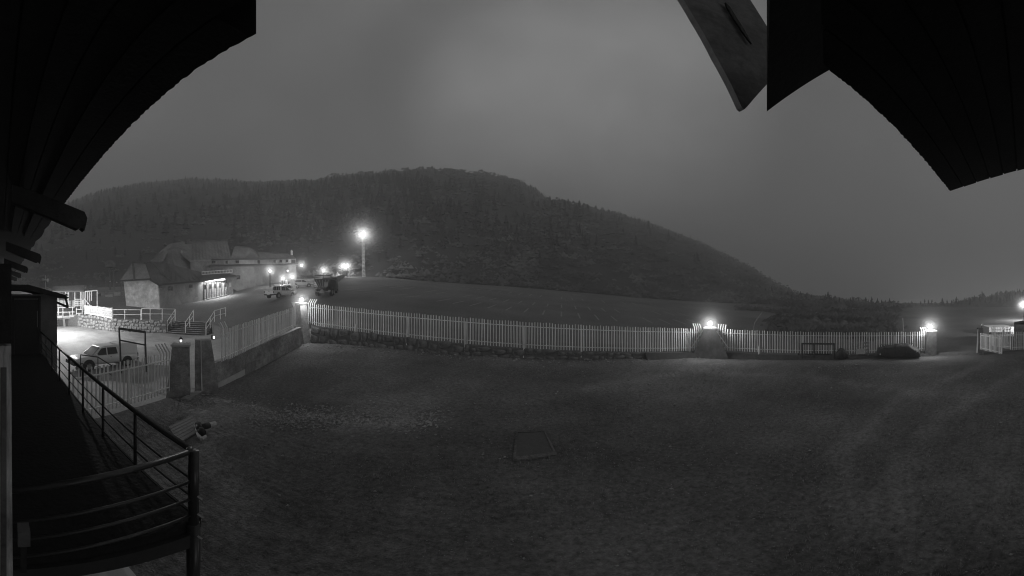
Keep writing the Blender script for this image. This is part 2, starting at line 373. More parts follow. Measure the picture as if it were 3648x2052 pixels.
def hill(name, tab, a0, a1, din, dout, base, step=.5, nr=34, rough=3.0, pw=.85):
    rf = ridge_fn(tab); vs = []; fs = []; azs = azr(a0, a1, step); n = nr + 5
    for a in azs:
        di, do = din(a), dout(a); zb = base(a, di); zr = CZ + do * rf(a)
        for k in range(n):
            t = k / (nr - 1); d = di + (do - di) * t
            if t <= 1:
                z = zb + (zr - zb) * (t ** pw)
                z += rough * math.sin(math.pi * t) * fbm(d * math.sin(a) * .02, d * math.cos(a) * .02, 3)
            else: z = zr - (d - do) * .5
            vs.append((d * math.sin(a), d * math.cos(a), z))
    for i in range(len(azs) - 1):
        for k in range(n - 1): fs.append((i * n + k, (i + 1) * n + k, (i + 1) * n + k + 1, i * n + k + 1))
    me = bpy.data.meshes.new(name); me.from_pydata(vs, [], fs); me.materials.append(M_hill)
    me.polygons.foreach_set('use_smooth', [True] * len(me.polygons)); me.update()
    if me.polygons[len(me.polygons) // 2].normal.z < 0: me.flip_normals()
    o = bpy.data.objects.new(name, me); COL.objects.link(o); o['kind'] = 'structure'
    arr = np.array(vs).reshape(len(azs), n, 3)
    def sample(u, t):          # u in 0..1 across azimuth, t in 0..1 up the slope
        i = u * (len(azs) - 1); k = t * (nr - 1); i0 = min(int(i), len(azs) - 2); k0 = min(int(k), nr - 2); fi = i - i0; fk = k - k0
        return (arr[i0, k0] * (1 - fi) * (1 - fk) + arr[i0 + 1, k0] * fi * (1 - fk) + arr[i0, k0 + 1] * (1 - fi) * fk + arr[i0 + 1, k0 + 1] * fi * fk)
    return sample
gb = lambda a, d: up_h.z(d * math.sin(a), d * math.cos(a))
dfar = lambda a: float(np.interp(math.degrees(a), [-100, -75, -60, -48, -38, -10, -1, 4, 9, 30, 62], [740, 740, 740, 540, 360, 340, 430, 660, 800, 800, 700]))
dnear = lambda a: float(np.interp(math.degrees(a), [-25, -10, 5, 12, 18, 34, 46, 68], [260, 280, 280, 310, 850, 850, 430, 165]))
h_far = hill('hill', RID_FAR, -105, 68, lambda a: far_d(a) - .3, dfar, gb)
h_near = hill('hill_spur', RID_NEAR, -22, 68, lambda a: far_d(a) - .2, dnear, gb, pw=.8)
h_right = hill('hill_shoulder', RID_R, 60, 120, lambda a: max(150, far_d(a) - .2), lambda a: 235., lambda a, d: gb(a, far_d(a)) - .3, pw=1.0, rough=1.0)
up_far = polar_mesh('valley_ground', M_lot, azr(58, 114, 1.0), lambda a: far_d(a) - .4, lambda a: max(far_d(a) + 1, 200.), 10, lambda x, y: np.full(np.shape(x), CZ - 5.55))

# trees on the hills
def tree_arr(h, seed, lv=4, n=6):
    r = random.Random(seed); vs = []; fs = []
    for k in range(lv):
        z0 = h * (.12 + .80 * k / lv); z1 = h * (.12 + .80 * (k + 1) / lv) + h * .10
        rr = h * .23 * (1 - .82 * k / lv) * r.uniform(.8, 1.2); i = len(vs); ph = r.uniform(0, 6)
        ox, oy = r.uniform(-.03, .03) * h, r.uniform(-.03, .03) * h
        for j in range(n):
            a = ph + 2 * math.pi * j / n; q = rr * r.uniform(.55, 1.25); vs.append((q * math.cos(a) + ox, q * math.sin(a) + oy, z0 + r.uniform(-.05, .05) * h))
        vs.append((ox, oy, z1))
        for j in range(n): fs.append((i + j, i + (j + 1) % n, i + n))
    return np.array(vs), np.array(fs)
def bush_arr(seed, n=9):
    r = random.Random(seed); vs = []; fs = []
    for k in range(n):
        c = Vector((r.gauss(0, .5), r.gauss(0, .5), abs(r.gauss(.35, .2)))); i = len(vs); s = r.uniform(.3, .6)
        for q in ((1, 0, 0), (-.5, .87, 0), (-.5, -.87, 0), (0, 0, .9)):
            p = c + Vector(q) * s * r.uniform(.6, 1.2); vs.append(tuple(p))
        fs += [(i, i + 1, i + 3), (i + 1, i + 2, i + 3), (i + 2, i, i + 3)]
    return np.array(vs), np.array(fs)
def scatter(name, m, protos, places):
    VS = []; FS = []; o = 0
    for (x, y, z, s, a) in places:
        v, f = protos[NPR.randint(len(protos))]; c, sn = math.cos(a), math.sin(a)
        w = np.stack([(v[:, 0] * c - v[:, 1] * sn) * s + x, (v[:, 0] * sn + v[:, 1] * c) * s + y, v[:, 2] * s + z], 1)
        VS.append(w); FS.append(f + o); o += len(v)
    VS = np.concatenate(VS); FS = np.concatenate(FS)
    me = bpy.data.meshes.new(name); me.vertices.add(len(VS)); me.vertices.foreach_set('co', VS.ravel())
    me.loops.add(FS.size); me.loops.foreach_set('vertex_index', FS.ravel().astype(np.int32)); me.polygons.add(len(FS))
    k = FS.shape[1]; me.polygons.foreach_set('loop_start', np.arange(0, FS.size, k, dtype=np.int32)); me.polygons.foreach_set('loop_total', np.full(len(FS), k, dtype=np.int32))
    me.materials.append(m); me.update(calc_edges=True); me.validate()
    ob = bpy.data.objects.new(name, me); COL.objects.link(ob); ob['kind'] = 'stuff'; return ob
pines = [tree_arr(1.0, s) for s in range(5)]; bushes = [bush_arr(s) for s in range(6)]
pl = []; bl = []
def far_dens(u): return 1
for smp, ntree, nb, rng in ((h_far, 5200, 4200, (.02, .84)), (h_near, 2000, 4600, (.0, .86)), (h_right, 520, 900, (.02, .97))):
    for k in range(ntree):
        u, t = RND.random(), rng[0] + (rng[1] - rng[0]) * RND.random() ** .8
        p = smp(u, t)
        if fbm(p[0] * .012, p[1] * .012, 9) + .5 * fbm(p[0] * .05, p[1] * .05, 4) < -.08 and smp is not h_right: continue
        h = RND.uniform(2.5, 9.5) * (.75 if smp is h_near and t < .45 else 1)
        if smp is h_far and .55 < u: h *= .8
        if smp is h_right: h *= RND.uniform(.3, .8)
        if smp is h_near and u > .62: h *= RND.uniform(.3, .75)
        if t < .06: h *= .5
        if t > .6 and smp is not h_right: h *= RND.uniform(.35, .8)
        pl.append((p[0], p[1], p[2] - .3, h, RND.random() * 6.28))
    for k in range(nb):
        u, t = RND.random(), RND.random() ** 1.4 * .99
        p = smp(u, t); bl.append((p[0], p[1], p[2] - .2, RND.uniform(.7, 2.6) * (1 + t), RND.random() * 6.28))
for k in range(1500):
    a = rad(RND.uniform(40, 67)); d = lerp(38, 112, RND.random() ** .9); x, y = d * math.sin(a), d * math.cos(a)
    if math.degrees(a) < 46 and d < 75: continue
    if fbm(x * .05, y * .05, 21) < -.12: continue
    bl.append((x, y, gz(x, y) - .2, RND.uniform(.5, 1.5) + (d > 90) * 1.0, RND.random() * 6.28))
for k in range(260):
    a = rad(RND.gauss(61.5, 2.2)); d = RND.gauss(43, 2.5); x, y = d * math.sin(a), d * math.cos(a)
    bl.append((x, y, gz(x, y) - .1, RND.uniform(.4, 1.0), RND.random() * 6.28))
tag(scatter('forest', M_leaf, pines, pl), 'dark misty conifer wood covering the hillsides', 'forest')
tag(scatter('undergrowth', M_bush, bushes, bl), 'low heath scrub and juniper on the lower slopes', 'scrub')

# single trees that stand out on the ridges
def pine(sx, sy, d, hdeg, label, group, seed):
    top = at(sx, sy, d); h = d * math.tan(rad(hdeg * 1.2)); b = V(top.x, top.y, top.z - h)
    t = thing('pine_tree', label, 'tree', b, RND.random() * 6, group)
    MB().tube((0, 0, -1.5), (0, 0, h * .8), h * .03, 6, h * .01).build('trunk', M_bark, t, world=False)
    r = random.Random(seed); m = MB(); lv = 9
    for k in range(lv):
        f = k / lv; z0 = h * (.08 + .86 * f); rr = h * .27 * (1 - f) ** .8 + h * .015
        for j in range(15):
            a = r.uniform(0, 6.28); q = rr * r.uniform(.5, 1.3); w = rr * .55; dz = h * r.uniform(.02, .09)
            c = V(math.cos(a), math.sin(a), 0); s = V(-c.y, c.x, 0)
            m.quad(V(0, 0, z0 + h * .1), c * q * .5 + s * w * .6 + V(0, 0, z0 + dz * .3), c * q + V(0, 0, z0 - dz), c * q * .5 - s * w * .6 + V(0, 0, z0 + dz * .3))
    m.quad(V(0, 0, h), V(h * .02, 0, h * .85), V(-h * .02, .01, h * .85))
    m.build('crown', M_leaf, t, world=False)
TR = [((1340, 606), 395, 1.5, 'first small pine on the long hilltop skyline, counted from the left of the crest'),
      ((1396, 597), 400, 1.7, 'bushy pine left of the highest point of the hill crest'),
      ((1454, 592), 410, 2.1, 'tallest pine standing on the very top of the hill crest'),
      ((1493, 597), 412, 1.6, 'broad pine just right of the tallest one on the hill crest'),
      ((1573, 600), 420, 1.2, 'thin pine alone on the flat middle of the hill crest'),
      ((1622, 604), 430, 1.3, 'small pine where the crest begins to fall to the right'),
      ((1743, 613), 455, 1.5, 'last pine on the crest before the cloud hides the ridge'),
      ((824, 638), 395, 1.2, 'pine on the low dip of the ridge above the long lodge roof'),
      ((923, 646), 395, 1.1, 'small pine on the ridge above the parking lamps'),
      ((1959, 694), 258, 2.6, 'left pine of the clump on the misty spur'),
      ((1992, 702), 258, 2.2, 'shorter second pine in the clump on the misty spur'),
      ((2024, 704), 258, 2.4, 'third pine in the clump on the misty spur'),
      ((2064, 709), 258, 2.9, 'right and tallest pine of the clump on the misty spur'),
      ((2309, 782), 285, 1.7, 'lone pine on the spur slope falling to the right'),
      ((2950, 1034), 150, 2.4, 'dark pine at the right foot of the spur behind the fence'),
      ((3155, 1066), 150, 1.9, 'last dark pine where the spur meets the valley floor'),
      ((3445, 1080), 190, 1.6, 'small pine low on the right hill behind the gate'),
      ((3583, 1030), 200, 2.7, 'slim pine above the lit hut on the right hill'),
      ((3615, 1030), 205, 2.9, 'wide pine above the lit hut on the right hill'),
      ((3643, 1033), 200, 2.9, 'pine at the right picture edge on the right hill')]
for i, (p, d, hd, lab) in enumerate(TR):
    if i < 9: d = dfar((p[0] - 1824) * K) - 2
    pine(p[0], p[1], d, hd, lab, 'pines standing out on the skyline', 40 + i)

# ------------------------------------------------------------------ the lodge the camera hangs on
EZ = CZ + 1.6; EY = 1.1
lodge = thing('lodge', 'dark timber lodge under whose eaves the view opens', 'building', (-6, -1, CZ - 5))
MB().box((-6.0, -.35, CZ - 1.7), (21.6, .3, 6.8)).build('wall', M_timber, lodge)
def roofz(y): return EZ + (EY - y) * .30
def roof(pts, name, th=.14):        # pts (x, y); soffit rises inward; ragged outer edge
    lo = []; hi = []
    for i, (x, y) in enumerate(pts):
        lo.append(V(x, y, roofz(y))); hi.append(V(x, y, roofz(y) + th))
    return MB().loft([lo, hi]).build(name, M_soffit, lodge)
def ragged(x0, x1, n, y=EY, amp=.012):
    return [(lerp(x0, x1, i / n), y + RND.uniform(-amp, amp)) for i in range(n + 1)]
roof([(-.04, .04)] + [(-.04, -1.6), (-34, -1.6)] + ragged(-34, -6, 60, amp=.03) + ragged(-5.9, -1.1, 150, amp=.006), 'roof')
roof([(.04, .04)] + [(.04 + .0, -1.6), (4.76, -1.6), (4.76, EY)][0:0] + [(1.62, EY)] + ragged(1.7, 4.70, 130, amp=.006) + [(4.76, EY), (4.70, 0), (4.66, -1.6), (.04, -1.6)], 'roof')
for k in range(7):
    y0 = -.28 + k * .195; sg = [(.3 + max(0, y0) * 1.1, 4.70), (-.3 - max(0, y0) * .95, -9.5)]
    for xa_, xb_ in sg:
        a_ = [V(xa_, y0, roofz(y0) - .004), V(xb_, y0, roofz(y0) - .004), V(xb_, y0 + .18, roofz(y0 + .18) - .004), V(xa_, y0 + .18, roofz(y0 + .18) - .004)]
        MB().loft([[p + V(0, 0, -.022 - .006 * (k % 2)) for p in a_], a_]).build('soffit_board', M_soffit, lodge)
# valley board of the dormer between the two roofs
fl = [V(1.325, 1.335, CZ + .887 * 1.33), V(1.62, EY, EZ + .01), V(.06, .02, EZ + .33), V(.06, .06, EZ + .36)]
MB().loft([fl, [p + V(.0, -.01, .10) for p in fl]]).build('valley_board', M_soffit, lodge)
# barge board of the dormer gable, hanging past the eave
bb = [at(*pan(x, y), 1.0) for x, y in ((1712, -12), (1745, 42), (1800, 140), (1842, 218), (1866, 270), (1873, 275), (1880, 268), (1935, 206), (1935, 76), (1908, 32), (1878, -14))]
b_y = 1.45
def onplane(p, yv): q = p - V(0, 0, CZ); return V(0, 0, CZ) + q * (yv / q.y)
bq = [onplane(p, b_y) for p in bb]
MB().loft([bq, [p + V(.02, .07, .02) for p in bq]]).build('barge_board', M_beam, lodge)
gq = [onplane(at(*pan(x, y), 1), b_y - .012) for x, y in ((1822, 8), (1834, 20), (1850, 46), (1868, 74), (1882, 100), (1888, 112), (1878, 100), (1862, 78), (1842, 48), (1826, 20))]
MB().loft([gq, [p + V(0, -.012, 0) for p in gq]]).build('weathered_streak', M_timber, lodge)
for rx in (-5.36, -11.4, -16.8, -22.2, -27.6):
    m = MB(); w = .17
    prof = [(EY - .9, roofz(EY - .9) - .02), (EY + .30, roofz(EY) - .19), (1.45, EZ - .30), (1.43, EZ - .40), (1.40, EZ - .52), (1.34, EZ - .47), (1.28, EZ - .50), (EY - .9, roofz(EY - .9) - .34)]
    m.prism([V(rx - w / 2, y, z) for y, z in prof], (w, 0, 0)).build('rafter_tail', M_timber, lodge)
wm = MB()
prof = [(-.06, 0), (.075, 0), (.075, 2.4), (.07, 4.2), (.09, 4.5), (-.06, 4.5)]
wp = thing('wooden_post', 'peeling pale wooden post at the left picture edge', 'post', (-1.9, 0, CZ - 5))
MB().hexa([V(-2.15, -.18, CZ - 5), V(-1.75, -.18, CZ - 5), V(-1.75, .085, CZ - 5), V(-2.15, .085, CZ - 5), V(-2.15, -.18, CZ - .28), V(-1.75, -.18, CZ - .28), V(-1.75, .06, CZ - .28), V(-2.15, .06, CZ - .28)]).build('shaft', M_wpost, wp)
MB().box((-1.95, -.07, CZ - .05), (.5, .26, .42)).build('capital', M_timber, wp)
MB().box((-1.742, .02, CZ - 1.7), (.02, .03, 2.6)).build('loose_strip', M_beam, wp)

# walkway with steel railing
WZ = CZ - 2.62
walk = thing('walkway', 'dark raised walkway running along the lodge wall', 'walkway', (-8, .9, WZ))
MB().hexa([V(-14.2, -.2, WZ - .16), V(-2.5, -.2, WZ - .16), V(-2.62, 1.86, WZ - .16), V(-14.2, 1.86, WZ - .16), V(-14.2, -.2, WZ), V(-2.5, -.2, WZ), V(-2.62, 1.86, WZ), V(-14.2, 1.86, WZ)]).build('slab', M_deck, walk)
MB().beam((-14.2, 1.80, WZ - .28), (-2.66, 1.80, WZ - .28), .12, .22).build('edge_beam', M_steel, walk)
MB().beam((-2.6, 1.74, WZ - .28), (-2.5, -.1, WZ - .28), .1, .22).build('edge_beam', M_steel, walk)
for x in (-5.0, -9.0, -13.0): MB().box((x, 1.6, (WZ - .17 + CZ - 5.3) / 2), (.22, .22, WZ - .17 - CZ + 5.3)).build('column', M_plas, walk)
MB().box((-8.5, .35, CZ - 4.0), (11.0, .2, 2.36)).build('under_wall', M_plas, walk)
rail = thing('steel_railing', 'dark tubular railing round the near corner of the raised walkway', 'railing', (-2.58, 1.72, WZ))
RY = 1.74; RX0 = -2.58
for i in range(9):
    x = RX0 - 1.37 * i
    MB().tube((x, RY, WZ - .02), (x, RY, WZ + 1.0), .026 if i else .055, 8).build('rail_post', M_steel, rail, True)
MB().tube((RX0 - .01, RY, CZ - 5.0), (RX0, RY, WZ - .02), .07, 8).build('corner_column', M_steel, rail, True)
MB().path([(-13.9, RY, WZ + 1.0), (RX0 - .06, RY, WZ + 1.0), (RX0 - .01, RY - .06, WZ + .99), (-2.36, -.05, WZ + .99)], .034, 9).build('handrail', M_steel, rail, True)
for h in (.62, .38, .13):
    MB().path([(-13.9, RY, WZ + h), (RX0, RY, WZ + h)], .013, 7).build('cross_bar', M_steel, rail, True)
    MB().path([(RX0, RY, WZ + h), (-2.36, -.05, WZ + h)], .019, 7).build('cross_bar', M_steel, rail, True)
for zz in (.42, .16, -.2):
    MB().box((RX0 + .09, RY + .01, WZ + zz), (.06, .03, .012), .5, 0, .6).build('hinge_tab', M_truckl, rail)
mbx = thing('junction_box', 'small pale junction box low beside the wooden post', 'box', (-1.6, .1, CZ - 1.55))
MB().box((-1.6, .115, CZ - 1.46), (.10, .06, .13)).build('box_body', M_beam, mbx); MB().box((-1.6, .115, CZ - 1.68), (.03, .03, .3)).build('cable_duct', M_timber, mbx)
# light slab under the walkway corner
us = thing('concrete_apron', 'pale concrete apron on the ground under the walkway corner', 'apron', (-2.6, 1.6, CZ - 5))
MB().hexa([V(-5.2, .5, CZ - 5.2), V(-2.72, .5, CZ - 5.2), V(-2.95, 1.7, CZ - 5.2), V(-5.2, 1.7, CZ - 5.2), V(-5.2, .5, CZ - 4.82), V(-2.72, .5, CZ - 4.82), V(-2.95, 1.7, CZ - 4.9), V(-5.2, 1.7, CZ - 4.9)]).build('slab', M_cream, us)

# wing with the dark door at the end of the walkway
wing = thing('wing_building', 'dark rendered wing with a door closing the far end of the walkway', 'building', (-15, 1.2, CZ - 5.3))
wx = -14.0
MB().box((wx - 2.0, 1.15, CZ - 2.65), (4.0, 2.66, 5.3)).build('wall', M_plas, wing)
wr = [V(wx + .35, -.3, CZ + .42), V(wx + .35, 1.2, CZ + .40), V(wx + .35, 2.75, CZ - .02), V(wx + .35, 2.95, CZ - .16), V(wx + .35, 2.75, CZ - .20), V(wx + .35, 1.2, CZ + .16), V(wx + .35, -.3, CZ + .2)]
MB().prism(wr, (-4.7, 0, 0)).build('roof', M_timber, wing)
MB().box((wx + .02, 1.13, WZ + 1.19), (.05, 1.02, 2.38)).build('door', M_trim, wing)
f = MB(); f.box((wx + .04, .56, WZ + 1.22), (.10, .10, 2.44)); f.box((wx + .04, 1.70, WZ + 1.22), (.10, .10, 2.44)); f.box((wx + .04, 1.13, WZ + 2.49), (.10, 1.24, .10)); f.build('door_frame', M_timber, wing)
MB().box((wx + .09, 1.60, WZ + 1.55), (.02, .03, .7)).build('door_handle', M_truckl, wing)
MB().path([V(wx + .45, 2.80, CZ - .02), V(wx - .8, 3.0, CZ - .10), V(wx - 1.4, 3.25, CZ - .62), V(wx - 2.5, 2.6, CZ - .30)], .06, 6).build('gutter_pipe', M_steel, wing)
# cluster of horns on the wing roof
hc = thing('loudspeaker_cluster', 'pale cluster of horn loudspeakers on a short pole above the wing roof', 'loudspeaker', at(162, 1022, 17.5))
hp = at(162, 1022, 17.5)
MB().tube(hp + V(0, 0, -.3), hp + V(0, 0, .62), .02, 6).build('pole', M_white, hc)
for k in range(4):
    a = .6 + k * math.pi / 2; d = V(math.cos(a) * .7, math.sin(a), 0); c = hp + V(0, 0, .33 + .05 * (k % 2))
    MB().tube(c + d * .03, c + d * .19, .025, 8, .085).build('horn', M_white, hc)
MB().beam(hp + V(.05, .05, -.02), hp + V(.1, .28, -.12), .03, .03).build('bracket', M_white, hc)

# second dark railing down the steps beside the walkway
sr = thing('step_railing', 'short dark railing of the ground steps behind the walkway railing', 'railing', at(330, 1330, 15))
q = [at(287, 1264, 15.5), at(349, 1272, 14.6), at(400, 1304, 13.5)]; gq2 = at(330, 1340, 15).z - .2
for p in q: MB().tube(V(p.x, p.y, gq2), p, .022, 6).build('rail_post', M_steel, sr)
MB().path(q, .028, 6).build('handrail', M_steel, sr)
q2 = [p + V(0, 0, -.42) for p in q]; MB().path(q2, .018, 6).build('cross_bar', M_steel, sr)

# ------------------------------------------------------------------ fences
def unit_box(name, w, d, m):
    o = MB().box((0, 0, .5), (w, d, 1.0)).build(name, m); me = o.data; bpy.data.objects.remove(o); return me
_t = M_fence.node_tree; _b = [n for n in _t.nodes if n.type == 'BSDF_PRINCIPLED'][0]; _s = _b.inputs['Base Color'].links[0].from_socket
_o = N(_t, 'ShaderNodeObjectInfo'); _r = N(_t, 'ShaderNodeMapRange'); _r.inputs['To Min'].default_value = .7; _r.inputs['To Max'].default_value = 1.08; _t.links.new(_o.outputs['Random'], _r.inputs['Value'])
_x = N(_t, 'ShaderNodeMath'); _x.operation = 'MULTIPLY'; _t.links.new(_s, _x.inputs[0]); _t.links.new(_r.outputs[0], _x.inputs[1]); _t.links.new(_x.outputs[0], _b.inputs['Base Color'])
PK = unit_box('picket', .068, .022, M_fence); PST = unit_box('fence_post', .11, .06, M_fence)
def bent_mesh(lean, ext):
    m = MB(); w = .075; t = .03; lx, ly = lean
    m.hexa([V(-w / 2, -t / 2, 0), V(w / 2, -t / 2, 0), V(w / 2, t / 2, 0), V(-w / 2, t / 2, 0), V(-w / 2, -t / 2, 1.8), V(w / 2, -t / 2, 1.8), V(w / 2, t / 2, 1.8), V(-w / 2, t / 2, 1.8)])
    m.hexa([V(-w / 2, -t / 2, 1.802), V(w / 2, -t / 2, 1.802), V(w / 2, t / 2, 1.802), V(-w / 2, t / 2, 1.802)] + [V(a + lx, b + ly, 1.8 + ext) for a, b in ((-w / 2, -t / 2), (w / 2, -t / 2), (w / 2, t / 2), (-w / 2, t / 2))])
    o = m.build('bent_picket', M_fence); me = o.data; bpy.data.objects.remove(o); return me
def linedist(a, b, sx):
    az = (sx - 1824) * K; return raydist([a, b], az)
def fence(label, A, B, topA, topB, spacing=.2, posts=(), bentA=0, bentB=0, leanA=(0, 0), leanB=(0, 0), ext=.34, braceA=None, braceB=None, rails=(.135, .83)):
    """A, B: bottom ends; topA, topB heights of the picket tops."""
    ln = (B - A).length; n = int((V(B.x, B.y, 0) - V(A.x, A.y, 0)).length / spacing); ang = math.atan2(B.y - A.y, B.x - A.x)
    t = thing('palisade_fence', label, 'fence', A, 0, 'runs of pale palisade fence')
    ba = bent_mesh(leanA, ext) if bentA else None; bb_ = bent_mesh(leanB, ext) if bentB else None
    for i in range(n + 1):
        f = i / n; p = A.lerp(B, f); h = lerp(topA, topB, f) - p.z
        jit = RND.uniform(-.012, .012)
        if i < bentA: inst(ba, 'bent_picket', t, p + V(0, 0, .05), ang, (1, 1, h / 1.8))
        elif i > n - bentB: inst(bb_, 'bent_picket', t, p + V(0, 0, .05), ang, (1, 1, h / 1.8))
        else: inst(PK, 'picket', t, p + V(0, 0, jit), ang, (RND.uniform(.9, 1.08), 1, h + RND.uniform(-.03, .03)), rot=(RND.uniform(-.012, .012), RND.uniform(-.014, .014), ang + RND.uniform(-.15, .15)))
    side = V(math.sin(ang), -math.cos(ang), 0) * -.03
    for rf in rails:
        a = V(A.x, A.y, lerp(A.z, topA, rf)) + side; b = V(B.x, B.y, lerp(B.z, topB, rf)) + side
        MB().beam(a, b, .035, .05).build('rail', M_fence, t)
    for f, drop in posts:
        p = A.lerp(B, f); h = (lerp(topA, topB, f) - p.z) * .86
        inst(PST, 'fence_post', t, p + side * 2.2 - V(0, 0, .12), ang, (1, 1, h + .1))
        if drop:
            s2 = V(math.sin(ang), -math.cos(ang), 0) * .12
            m = MB(); m.beam(p + s2 + V(-.06, 0, -drop), p + s2 * .5 + V(-.04, 0, h * .35), .045, .045); m.build('support_strut', M_fence, t)
    return t
def pt(a, b, sx, sy): return at(sx, sy, linedist(a, b, sx))
fA, fB = pt(P1, P2, 1100, 1156), pt(P1, P2, 2497, 1249)
xs = [-11.6, -7.4, -3.2, .83, 4.8, 9.0, 13.4]
fence('long palisade fence between the corner pillar and the middle pillar', fA, fB, pt(P1, P2, 1100, 1081).z, pt(P1, P2, 2497, 1170).z,
      posts=[((x - fA.x) / (fB.x - fA.x), (.95 if i < 5 else 0)) for i, x in enumerate(xs)], bentA=4, bentB=4, leanA=(.16, .1), leanB=(-.12, .05))
gA, gB = pt(P2, P3, 2558, 1247), pt(P2, P3, 3300, 1251)
fence('palisade fence between the middle pillar and the right end pillar', gA, gB, pt(P2, P3, 2558, 1172).z, pt(P2, P3, 3300, 1181).z,
      posts=[(.2, .4), (.40, 0), (.62, 0), (.84, 0)], bentA=4, bentB=3, leanA=(.02, .16), leanB=(-.12, .05))
lA, lB = pt(G2, P1, 790, 1292), pt(G2, P1, 1052, 1164)
fence('palisade fence on the low wall from gate pillar up to the corner pillar', lA, lB, pt(G2, P1, 790, 1176).z, pt(G2, P1, 1052, 1092).z, spacing=.17,
      posts=[(.33, 0), (.66, 0), (.97, 0)], bentA=4, bentB=3, leanA=(-.22, .05), leanB=(-.20, .05), ext=.36)
nA, nB = V(G1[0] + .10, G1[1] - .55, CZ - 4.85), V(-11.75, 2.7, CZ - 4.85)
fence('near palisade fence seen through the walkway railing', nA, nB, CZ - 2.85, CZ - 2.85, spacing=.2, posts=[(.5, 0)], bentA=4, leanA=(.3, -.05), ext=.42)
# right side: gate post and fence beyond the opening
r0, r1 = at(3532, 1247, 31.0), at(3600, 1246, 28.6)
fence('pale palisade fence in front of the lit hut right of the gate', r0, r1, at(3532, 1163, 31.0).z, at(3600, 1163, 28.6).z, spacing=.17, posts=[(.62, 0)], rails=(.13, .86))
r2_, r3_ = at(3606, 1247, 28.2), V(29.2, -4.0, CZ - 4.75)
fence('pale palisade fence running out of the right picture edge', r2_, r3_, at(3606, 1182, 28.2).z, CZ - 3.35, spacing=.17)
# open gate leaf
ga, gb_ = at(3494, 1245, 26.6), at(3566, 1262, 24.4)
gl = thing('gate_leaf', 'open palisade gate leaf swung in beside the right gate pillar', 'gate', ga)
ang = math.atan2(gb_.y - ga.y, gb_.x - ga.x); zt0, zt1 = at(3494, 1186, 26.6).z, at(3566, 1197, 24.4).z
for i in range(17):
    f = i / 16; p = ga.lerp(gb_, f); inst(PK, 'picket', gl, p, ang, (1, 1, lerp(zt0, zt1, f) - p.z))
for rf in (.1, .86):
    MB().beam(V(ga.x, ga.y, lerp(ga.z, zt0, rf)) + V(0, -.03, 0), V(gb_.x, gb_.y, lerp(gb_.z, zt1, rf)) + V(0, -.03, 0), .04, .05).build('rail', M_fence, gl)
for f in (.45, .66, 1.0): inst(PST, 'gate_stile', gl, ga.lerp(gb_, f) + V(0, -.05, .05), ang, (1, 1, lerp(zt0, zt1, f) - ga.lerp(gb_, f).z - .1))
gp = thing('gate_post', 'white steel gate post leaning beside the right gate pillar', 'post', at(3482, 1256, 26.8))
MB().beam(at(3481, 1257, 26.8), at(3486, 1172, 27.0), .17, .12, (0, 1, 0)).build('shaft', M_white, gp); MB().box(at(3484.5, 1170, 27.0), (.22, .16, .1)).build('hinge', M_trim, gp)
# white edge-on gate leaf at the left gate
wg = thing('gate_leaf', 'white gate leaf seen edge-on against the left gate pillar', 'gate', at(720, 1390, 16.6))
MB().hexa([at(713, 1388, 16.9), at(719, 1393, 16.5), at(723, 1390, 16.7), at(716, 1385, 17.2), at(711, 1213, 16.9), at(716, 1214, 16.5), at(718, 1213, 16.7), at(713, 1212, 17.2)]).build('panel', M_fence, wg)
MB().beam(at(719.5, 1392, 16.42), at(717, 1330, 16.42), .03, .03, (0, 1, 0)).build('edge_bar', M_white, wg)

# ------------------------------------------------------------------ pillars and their lamps
def pillar(name, label, cx, cy, ang, wb, wt, depth, zb, zt, slantL=1.0, slantR=1.0, cap=True, cat='pillar'):
    """ang: direction of the pillar's long side; slantL/R: how much of the taper each side takes."""
    t = thing(name, label, cat, (cx, cy, zb), 0, 'concrete fence pillars'); u = V(math.cos(ang), math.sin(ang), 0); w = V(-u.y, u.x, 0); c = V(cx, cy, 0)
    dl = (wb - wt) * slantL / (slantL + slantR + 1e-6); 
    L0, R0 = -wb / 2, wb / 2; L1 = L0 + dl; R1 = L1 + wt
    def ring(l, r, z, dd): return [c + u * l - w * dd / 2 + V(0, 0, z), c + u * r - w * dd / 2 + V(0, 0, z), c + u * r + w * dd / 2 + V(0, 0, z), c + u * l + w * dd / 2 + V(0, 0, z)]
    rings = []
    for k in range(7):
        f = k / 6; j = 0 if k in (0, 6) else RND.uniform(-.012, .012)
        rings.append(ring(lerp(L0, L1, f) + j, lerp(R0, R1, f) - j, lerp(zb - .4, zt, f), depth * lerp(1.1, 1.0, f)))
    MB().loft(rings).build('shaft', M_pillar, t)
    if cap: MB().loft([ring(L1 - .06, R1 + .06, zt + .002, depth + .12), ring(L1 - .06, R1 + .06, zt + .09, depth + .12), ring(L1 + .05, R1 - .05, zt + .15, depth - .1)]).build('cap', M_cap, t)
    return t, c + u * (L1 + R1) / 2 + V(0, 0, zt + (.15 if cap else 0))
a1 = math.atan2(P2[1] - P1[1], P2[0] - P1[0])
p1t, p1c = pillar('fence_pillar', 'corner pillar with a glaring lamp where the two fences meet', P1[0] + .0, P1[1] - .1, -.35, 1.65, .78, .7, at(1085, 1215, 27.6).z, at(1078, 1083, 27.9).z, .25, 1)
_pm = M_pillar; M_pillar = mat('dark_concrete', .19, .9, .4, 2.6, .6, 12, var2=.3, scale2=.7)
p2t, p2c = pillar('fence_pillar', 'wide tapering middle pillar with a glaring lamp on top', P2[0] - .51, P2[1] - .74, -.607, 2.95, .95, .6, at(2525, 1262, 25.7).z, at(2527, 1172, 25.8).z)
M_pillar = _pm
p3t, p3c = pillar('fence_pillar', 'right end pillar with a glaring lamp beside the open gateway', P3[0], P3[1], -1.15, 1.10, .72, .65, at(3310, 1268, 27.4).z, at(3314, 1181, 27.5).z, 1, .01)
